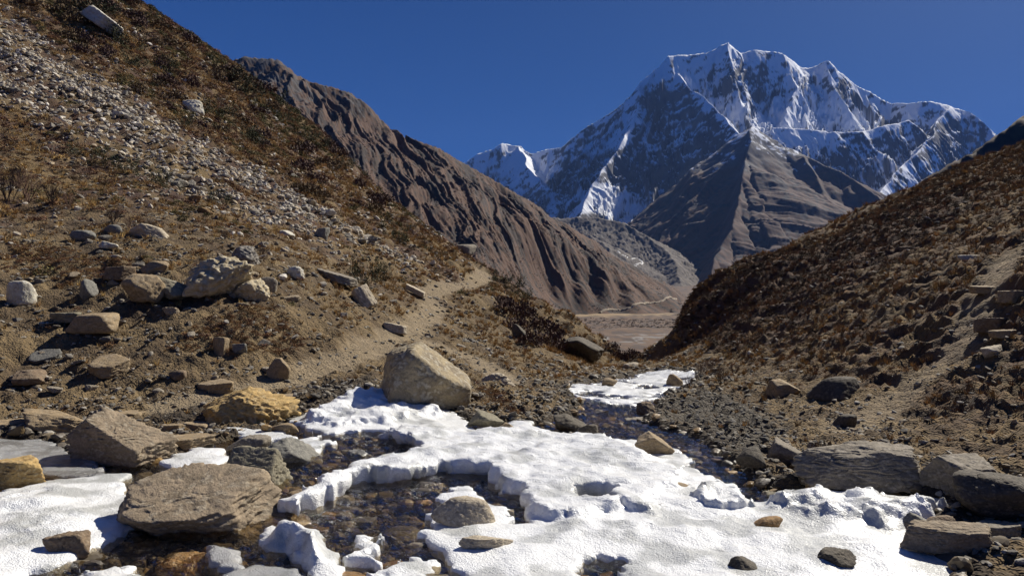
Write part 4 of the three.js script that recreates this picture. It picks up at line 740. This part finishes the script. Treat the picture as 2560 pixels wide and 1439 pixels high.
const VEG = { straw: [0.420, 0.269, 0.094], dry: [0.320, 0.197, 0.072], heath: [0.215, 0.120, 0.052], red: [0.175, 0.088, 0.049], olive: [0.115, 0.100, 0.034], dusk: [0.200, 0.142, 0.082] };
{
  const r = rng(881), heath = [], grass = [], heathBanks = [[[470, 800], [560, 762], [690, 772], [770, 850], [720, 905], [620, 895], [540, 900], [430, 865]], [[0, 600], [140, 620], [330, 640], [340, 700], [200, 720], [120, 690], [0, 680]], [[1180, 960], [1240, 975], [1310, 1010], [1300, 1035], [1210, 1030]]].map(poly);
  const jit = (c) => { const k = 0.7 + 0.6 * r(); return [c[0] * k, c[1] * k * (0.95 + 0.1 * r()), c[2] * k]; };
  for (let n = 0; n < 200000 && heath.length < 17000; n++) {            // heath on the high hillside
    const u = -0.82 + 1.05 * r(), d = 11 + 41 * Math.sqrt(r()), x = u * d; if (hill(x, d) < 0.4) continue;
    const far = Math.hypot(x, d), a = fbm2(x * 0.2, d * 0.2, 3), b = fbm2(x * 0.7 + 9, d * 0.7, 3), sw = screeWeight(x, d);
    const above = sstep(-0.5, 2.5, (G(x, d) - 1.2) - 0.26 * (d - 14)), den = sstep(18, 33, far) * 0.45 + above * 0.6 + 0.12;
    if (sw > 0.35 || trodden(x, d) > 0.15 || r() > den * sstep(-0.45, 0.15, b + 0.5 * a + 0.25 * above)) continue;
    const s = (0.18 + 0.34 * r() * r()) * (0.7 + d / 55), pick = 1.25 * a + 0.45 * b + 0.12 * (r() - 0.5);
    heath.push([x, groundY(x, d) - 0.02, -d, s, 0.5 + 0.4 * r(), jit(pick > 0.22 ? VEG.olive : pick > 0.02 ? VEG.heath : pick > -0.18 ? VEG.red : pick > -0.32 ? VEG.dusk : VEG.dry), 0.3]);
  }
  for (let n = 0; n < 200000 && heath.length < 36000; n++) {            // cushions on the tussock slope and the dirt bank
    const u = -0.75 + 1.6 * r(), d = 6 + 30 * Math.sqrt(r()), x = u * d, rt = side(x, d), s0 = sdf(wet, x, d); if (s0 > -0.25 || trodden(x, d) > 0.1) continue;
    const b = fbm2(x * 1.1 + 9, d * 1.1, 3); if (r() > (rt > 0.5 ? sstep(-0.30, 0.25, b + sstep(11, 24, d) * 0.25) : 0.22 * sstep(0.05, 0.4, b) * sstep(9.5, 11, d))) continue;
    const s = (0.09 + 0.15 * r() * r()) * (0.6 + d / 26), dk = rt > 0.5 ? shadedHeath(x, d) : 0;
    const c = jit(r() < 0.55 ? VEG.heath : r() < 0.5 + 0.5 * dk ? VEG.red : VEG.dry), kk = (rt > 0.5 ? 0.58 : 1) * (1 - 0.5 * dk);  // cushions on the far slope also darkened, painting in its shade
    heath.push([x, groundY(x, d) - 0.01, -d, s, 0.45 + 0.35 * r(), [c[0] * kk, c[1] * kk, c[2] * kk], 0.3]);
  }
  for (let n = 0; n < 300000 && grass.length < 30000; n++) {            // dry grass
    const u = -0.8 + 1.7 * r(), d = 5.5 + 42 * Math.pow(r(), 0.75), x = u * d, rt = side(x, d), hl = hill(x, d), s0 = sdf(wet, x, d); if (s0 > -0.2 || trodden(x, d) > 0.15 || (hl > 0.3 && screeWeight(x, d) > 0.4)) continue;
    const b = fbm2(x * 0.5 + 31, d * 0.5, 3); if (r() > (rt > 0.5 ? 0.6 : 0.5 * sstep(9.5, 18, d) + 0.06) * sstep(-0.25, 0.3, b + 0.1)) continue;
    const s = (0.035 + 0.05 * r()) * (0.6 + d / 18); grass.push([x, groundY(x, d), -d, s, 0.8 + 0.5 * r(), jit(rt > 0.5 && r() < shadedHeath(x, d) ? VEG.heath : r() < (rt > 0.5 ? 0.2 : 0.5) ? VEG.straw : rt > 0.5 && r() < 0.5 ? VEG.heath : VEG.dry), 0.6]);
  }
  for (const q of heathBanks) {                                         // dense dwarf heath on the banks
    const xs = q.map((p) => p[0]), ds = q.map((p) => p[1]), x0 = Math.min(...xs), x1 = Math.max(...xs), d0 = Math.min(...ds), d1 = Math.max(...ds), n = (x1 - x0) * (d1 - d0) * 230;
    for (let i = 0; i < n; i++) { const x = lerp(x0, x1, r()), d = lerp(d0, d1, r()); if (sdf(q, x, d) + 0.35 * fbm2(x * 1.6, d * 1.6, 3) < 0.05) continue; const s = 0.05 + 0.09 * r(); heath.push([x, groundY(x, d), -d, s, 0.6 + 0.5 * r(), jit(r() < 0.6 ? VEG.heath : r() < 0.6 ? VEG.red : VEG.dry), 0.4]); }
  }
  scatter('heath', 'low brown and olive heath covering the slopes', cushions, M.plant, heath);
  scatter('grass', 'short dry straw coloured grass on the slopes', tufts, M.plant, grass);
}
{
  const r = rng(4242), far = [];                                        // scrub on the brown mountainside and the valley floor
  for (let n = 0; n < 60000 && far.length < 9000; n++) {
    const u = -0.42 + 0.72 * r(), d = 850 + 1150 * r(), x = u * d, h = flankH(x, d), f = floorY(x, d), y = Math.max(h, f); if (y > 330) continue;
    const on = h > f, p = fbm2(x / 90, d / 90, 3) + 0.6 * fbm2(flankH.f.along / 24, flankH.f.r / 160, 3); if (on ? r() > sstep(-0.1, 0.35, p) : (d > 1060 || r() > 0.5)) continue;
    const s = 2.2 + 4.2 * r() * r(), c = r() < 0.6 ? [0.060, 0.044, 0.032] : [0.078, 0.052, 0.032]; far.push([x, y - 0.2, -d, s, 0.45 + 0.3 * r(), c, 0.2]);
  }
  scatter('scrub', 'dark low scrub dotted over the brown mountainside and valley floor', cushions, M.plant, far);
}
function twigGeo(seed, stems, spread, depth) {                          // bare branching twigs, one metre tall
  const r = rng(seed), v = [];
  const seg = (a, b, r0, r1) => { const d = b.clone().sub(a), p = new THREE.Vector3(d.y, -d.x, 0.3 * d.z + 0.01).normalize(), q = d.clone().cross(p).normalize(); for (let k = 0; k < 3; k++) { const t0 = k * 2.094, t1 = t0 + 2.094, P0 = (c, t, rr) => c.clone().addScaledVector(p, Math.cos(t) * rr).addScaledVector(q, Math.sin(t) * rr); const A = P0(a, t0, r0), B = P0(a, t1, r0), Cc = P0(b, t0, r1), D = P0(b, t1, r1); for (const w of [A, B, Cc, B, D, Cc]) v.push(w.x, w.y, w.z); } };
  const grow = (p, dir, len, rad, lv) => { const e = p.clone().addScaledVector(dir, len); seg(p, e, rad, rad * 0.65); if (lv <= 0) return; const n = 2 + (r() < 0.6 ? 1 : 0); for (let i = 0; i < n; i++) { const d2 = dir.clone().add(new THREE.Vector3((r() - 0.5) * 1.3, (r() - 0.25) * 0.6, (r() - 0.5) * 1.3)).normalize(); grow(p.clone().addScaledVector(dir, len * (0.5 + 0.5 * r())), d2, len * (0.6 + 0.25 * r()), rad * 0.62, lv - 1); } };
  for (let i = 0; i < stems; i++) { const a = r() * 6.283, l = spread * (0.3 + 0.9 * r()); grow(new THREE.Vector3((r() - 0.5) * 0.2 * spread, -0.05, (r() - 0.5) * 0.2 * spread), new THREE.Vector3(Math.cos(a) * l, 1, Math.sin(a) * l).normalize(), 0.33, 0.014, depth); }
  const k = rng(seed + 1); return tris(v, () => { const t = 0.8 + 0.4 * k(); return [t, t, t]; });
}
function sprigGeo(seed, n, w, needle) {                                 // needle sprays in upward-leaning plumes
  const r = rng(seed), v = [], plumes = [];
  for (let i = 0; i < 16; i++) { const a = r() * 6.283, o = 0.5 * w * Math.sqrt(r()); plumes.push([Math.cos(a) * o, Math.sin(a) * o, Math.cos(a) * 0.5 * r(), Math.sin(a) * 0.5 * r(), 0.45 + 0.55 * r()]); }
  for (let i = 0; i < n; i++) { const p = plumes[i % 16], t = r(), h = t * p[4], rad = (0.16 * (1 - t) + 0.04) * w, a = r() * 6.283, x = p[0] + p[2] * t + Math.cos(a) * rad * r(), z = p[1] + p[3] * t + Math.sin(a) * rad * r(), q = () => (r() - 0.5) * needle; v.push(x + q(), h, z + q(), x + q(), h + q(), z + q(), x + Math.cos(a) * needle, h + needle * (0.6 + r()), z + Math.sin(a) * needle); }
  const k = rng(seed + 1); return tris(v, () => { const t = 0.6 + 0.7 * k(); return [t, t, t]; });
}
const plantM = (c) => { const m = M.plant.clone(); m.color.setRGB(...c); return m; };
const juniperM = [plantM([0.040, 0.046, 0.018]), plantM([0.050, 0.052, 0.022])], twigM = plantM([0.105, 0.072, 0.050]), twigRed = plantM([0.11, 0.060, 0.040]), leafRed = plantM([0.085, 0.046, 0.036]), leafDry = plantM([0.120, 0.080, 0.040]);
const twigs = [21, 22, 23].map((s) => twigGeo(s, 9, 0.7, 3)), sprigs = [31, 32, 33].map((s) => sprigGeo(s, 900, 1.3, 0.07)), bushes = [41, 42, 43].map((s) => cushion(s, 420, 0.06)), stems = [51, 52].map((s) => twigGeo(s, 6, 0.9, 1));
function plant(kind, label, group, px, py, w, h, k = 0, yaw = 0) {
  const p = hit(px, py); if (!p) return;
  const [x, d] = p, W = w * d / F, H = h * d / F, g = new THREE.Group(); g.position.set(x, groundY(x, d) - 0.02, -d); g.rotation.y = yaw;
  if (kind === 'bare_shrub') part('twigs', twigs[k % 3], k % 2 ? twigRed : twigM, g).scale.set(W / 1.5, H, W / 1.5);
  else {
    part('stem', stems[k % 2], twigM, g).scale.set(W * 0.4, H * 0.75, W * 0.4);
    if (kind === 'juniper') part('foliage', sprigs[k % 3], juniperM[k % 2], g).scale.set(W / 1.7, H, W / 1.7);
    else part('foliage', bushes[k % 3], kind === 'heather' ? leafRed : leafDry, g).scale.set(W, H * 1.9, W);
  }
  return put(g, kind, label, 'shrub', group);
}
const L1 = 'bare brown twiggy shrub of the thicket at the foot of the hillside', TH = 'bare thicket at the foot of the hillside';
for (const [i, a] of [[20, 500, 110, 130], [75, 505, 120, 120], [130, 520, 100, 90], [170, 525, 70, 80], [40, 470, 100, 90], [-20, 480, 120, 120], [285, 558, 90, 60], [330, 572, 80, 70], [375, 580, 70, 55]].entries()) plant('bare_shrub', L1, TH, ...a, i, i);
plant('bare_shrub', 'windswept bare bush below the grassy slope, next to the lichen boulder', undefined, 660, 655, 56, 62, 1);
plant('bare_shrub', 'low bare bush alone on the turf above the lichen boulder', undefined, 565, 605, 74, 42, 2);
plant('bare_shrub', 'small bare bush beside the bright white stone', undefined, 765, 600, 60, 32, 1);
const L2 = 'bare twiggy shrub at the foot of the tussock slope by the far ice', TS = 'bare shrubs by the far ice';
for (const [i, a] of [[1760, 940, 90, 50], [1800, 955, 100, 62], [1835, 935, 80, 50], [1720, 972, 60, 46], [1780, 920, 90, 40]].entries()) plant('bare_shrub', L2, TS, ...a, i + 1, i);
plant('dry_bush', 'dry rusty bush growing round the pale leaning rock', undefined, 2060, 1152, 90, 66, 0);
plant('dry_bush', 'dry rusty bush at the foot of the narrow upright rock', undefined, 1998, 1168, 70, 44, 1);
plant('juniper', 'dark green juniper bush standing by the bend of the path', undefined, 905, 700, 84, 74, 0);
plant('juniper', 'small green juniper leaning beside the bigger one by the path', undefined, 955, 702, 58, 48, 1, 1);
plant('juniper', 'sprawling juniper below the bigger one by the path', undefined, 915, 716, 60, 34, 2, 2);
const L3 = 'dark green juniper bush growing on the high hillside above the scree', JH = 'junipers on the high hillside';
for (const [i, a] of [[560, 190, 80, 50], [600, 225, 90, 50], [545, 300, 100, 40], [600, 335, 90, 40], [640, 362, 90, 36], [300, 105, 90, 44], [250, 45, 110, 40], [330, 130, 90, 44], [640, 250, 70, 36], [700, 300, 60, 34], [210, 20, 100, 40], [375, 60, 60, 30], [420, 170, 70, 34], [330, 165, 90, 40], [690, 270, 60, 36], [770, 345, 56, 30], [800, 370, 60, 30], [860, 420, 56, 30], [455, 320, 60, 30]].entries()) plant('juniper', L3, JH, ...a, i, i * 1.7);
const L4 = 'dark green juniper bush growing among the stones below the scree', JL = 'junipers below the scree';
for (const [i, a] of [[215, 395, 90, 40], [255, 415, 70, 32], [330, 425, 90, 40], [390, 455, 90, 40], [430, 475, 60, 28], [965, 570, 60, 36], [1000, 605, 48, 28], [1022, 572, 26, 24], [545, 508, 70, 36], [1060, 625, 40, 22]].entries()) plant('juniper', L4, JL, ...a, i, i * 1.3);
const L5 = 'dark green juniper bush on the slope just beyond the path', JP = 'junipers beyond the path';
for (const [i, a] of [[1250, 712, 60, 36], [1285, 728, 60, 36], [1310, 745, 50, 30]].entries()) plant('juniper', L5, JP, ...a, i, i * 1.3);
const L6 = 'dark red heather bush in the clump below the path', HR = 'red heather clump below the path';
for (const [i, a] of [[1265, 785, 80, 44], [1310, 800, 90, 50], [1350, 830, 90, 50], [1290, 830, 90, 50], [1330, 865, 90, 46], [1375, 865, 90, 50], [1410, 880, 80, 44], [1390, 840, 70, 40], [1255, 760, 60, 30], [1440, 865, 60, 36], [1545, 905, 60, 30], [1580, 900, 60, 34], [1530, 880, 50, 26]].entries()) plant('heather', L6, HR, ...a, i, i * 2.1);
const L7 = 'brown heath bush on the high hillside among the dry grass', HB = 'heath bushes on the high hillside';
{ const r = rng(1201); for (let i = 0, n = 0; n < 70 && i < 4000; i++) { const px = 60 + 960 * r(), py = 560 * r(), p = hit(px, py); if (!p || p[1] < 24 || screeWeight(...p) > 0.2 || py > 0.62 * px + 40) continue; plant(r() < 0.55 ? 'heather' : 'dry_bush', L7, HB, px, py, 36 + 44 * r(), 20 + 18 * r(), n, n); n++; } }
renderer.render(scene, camera);
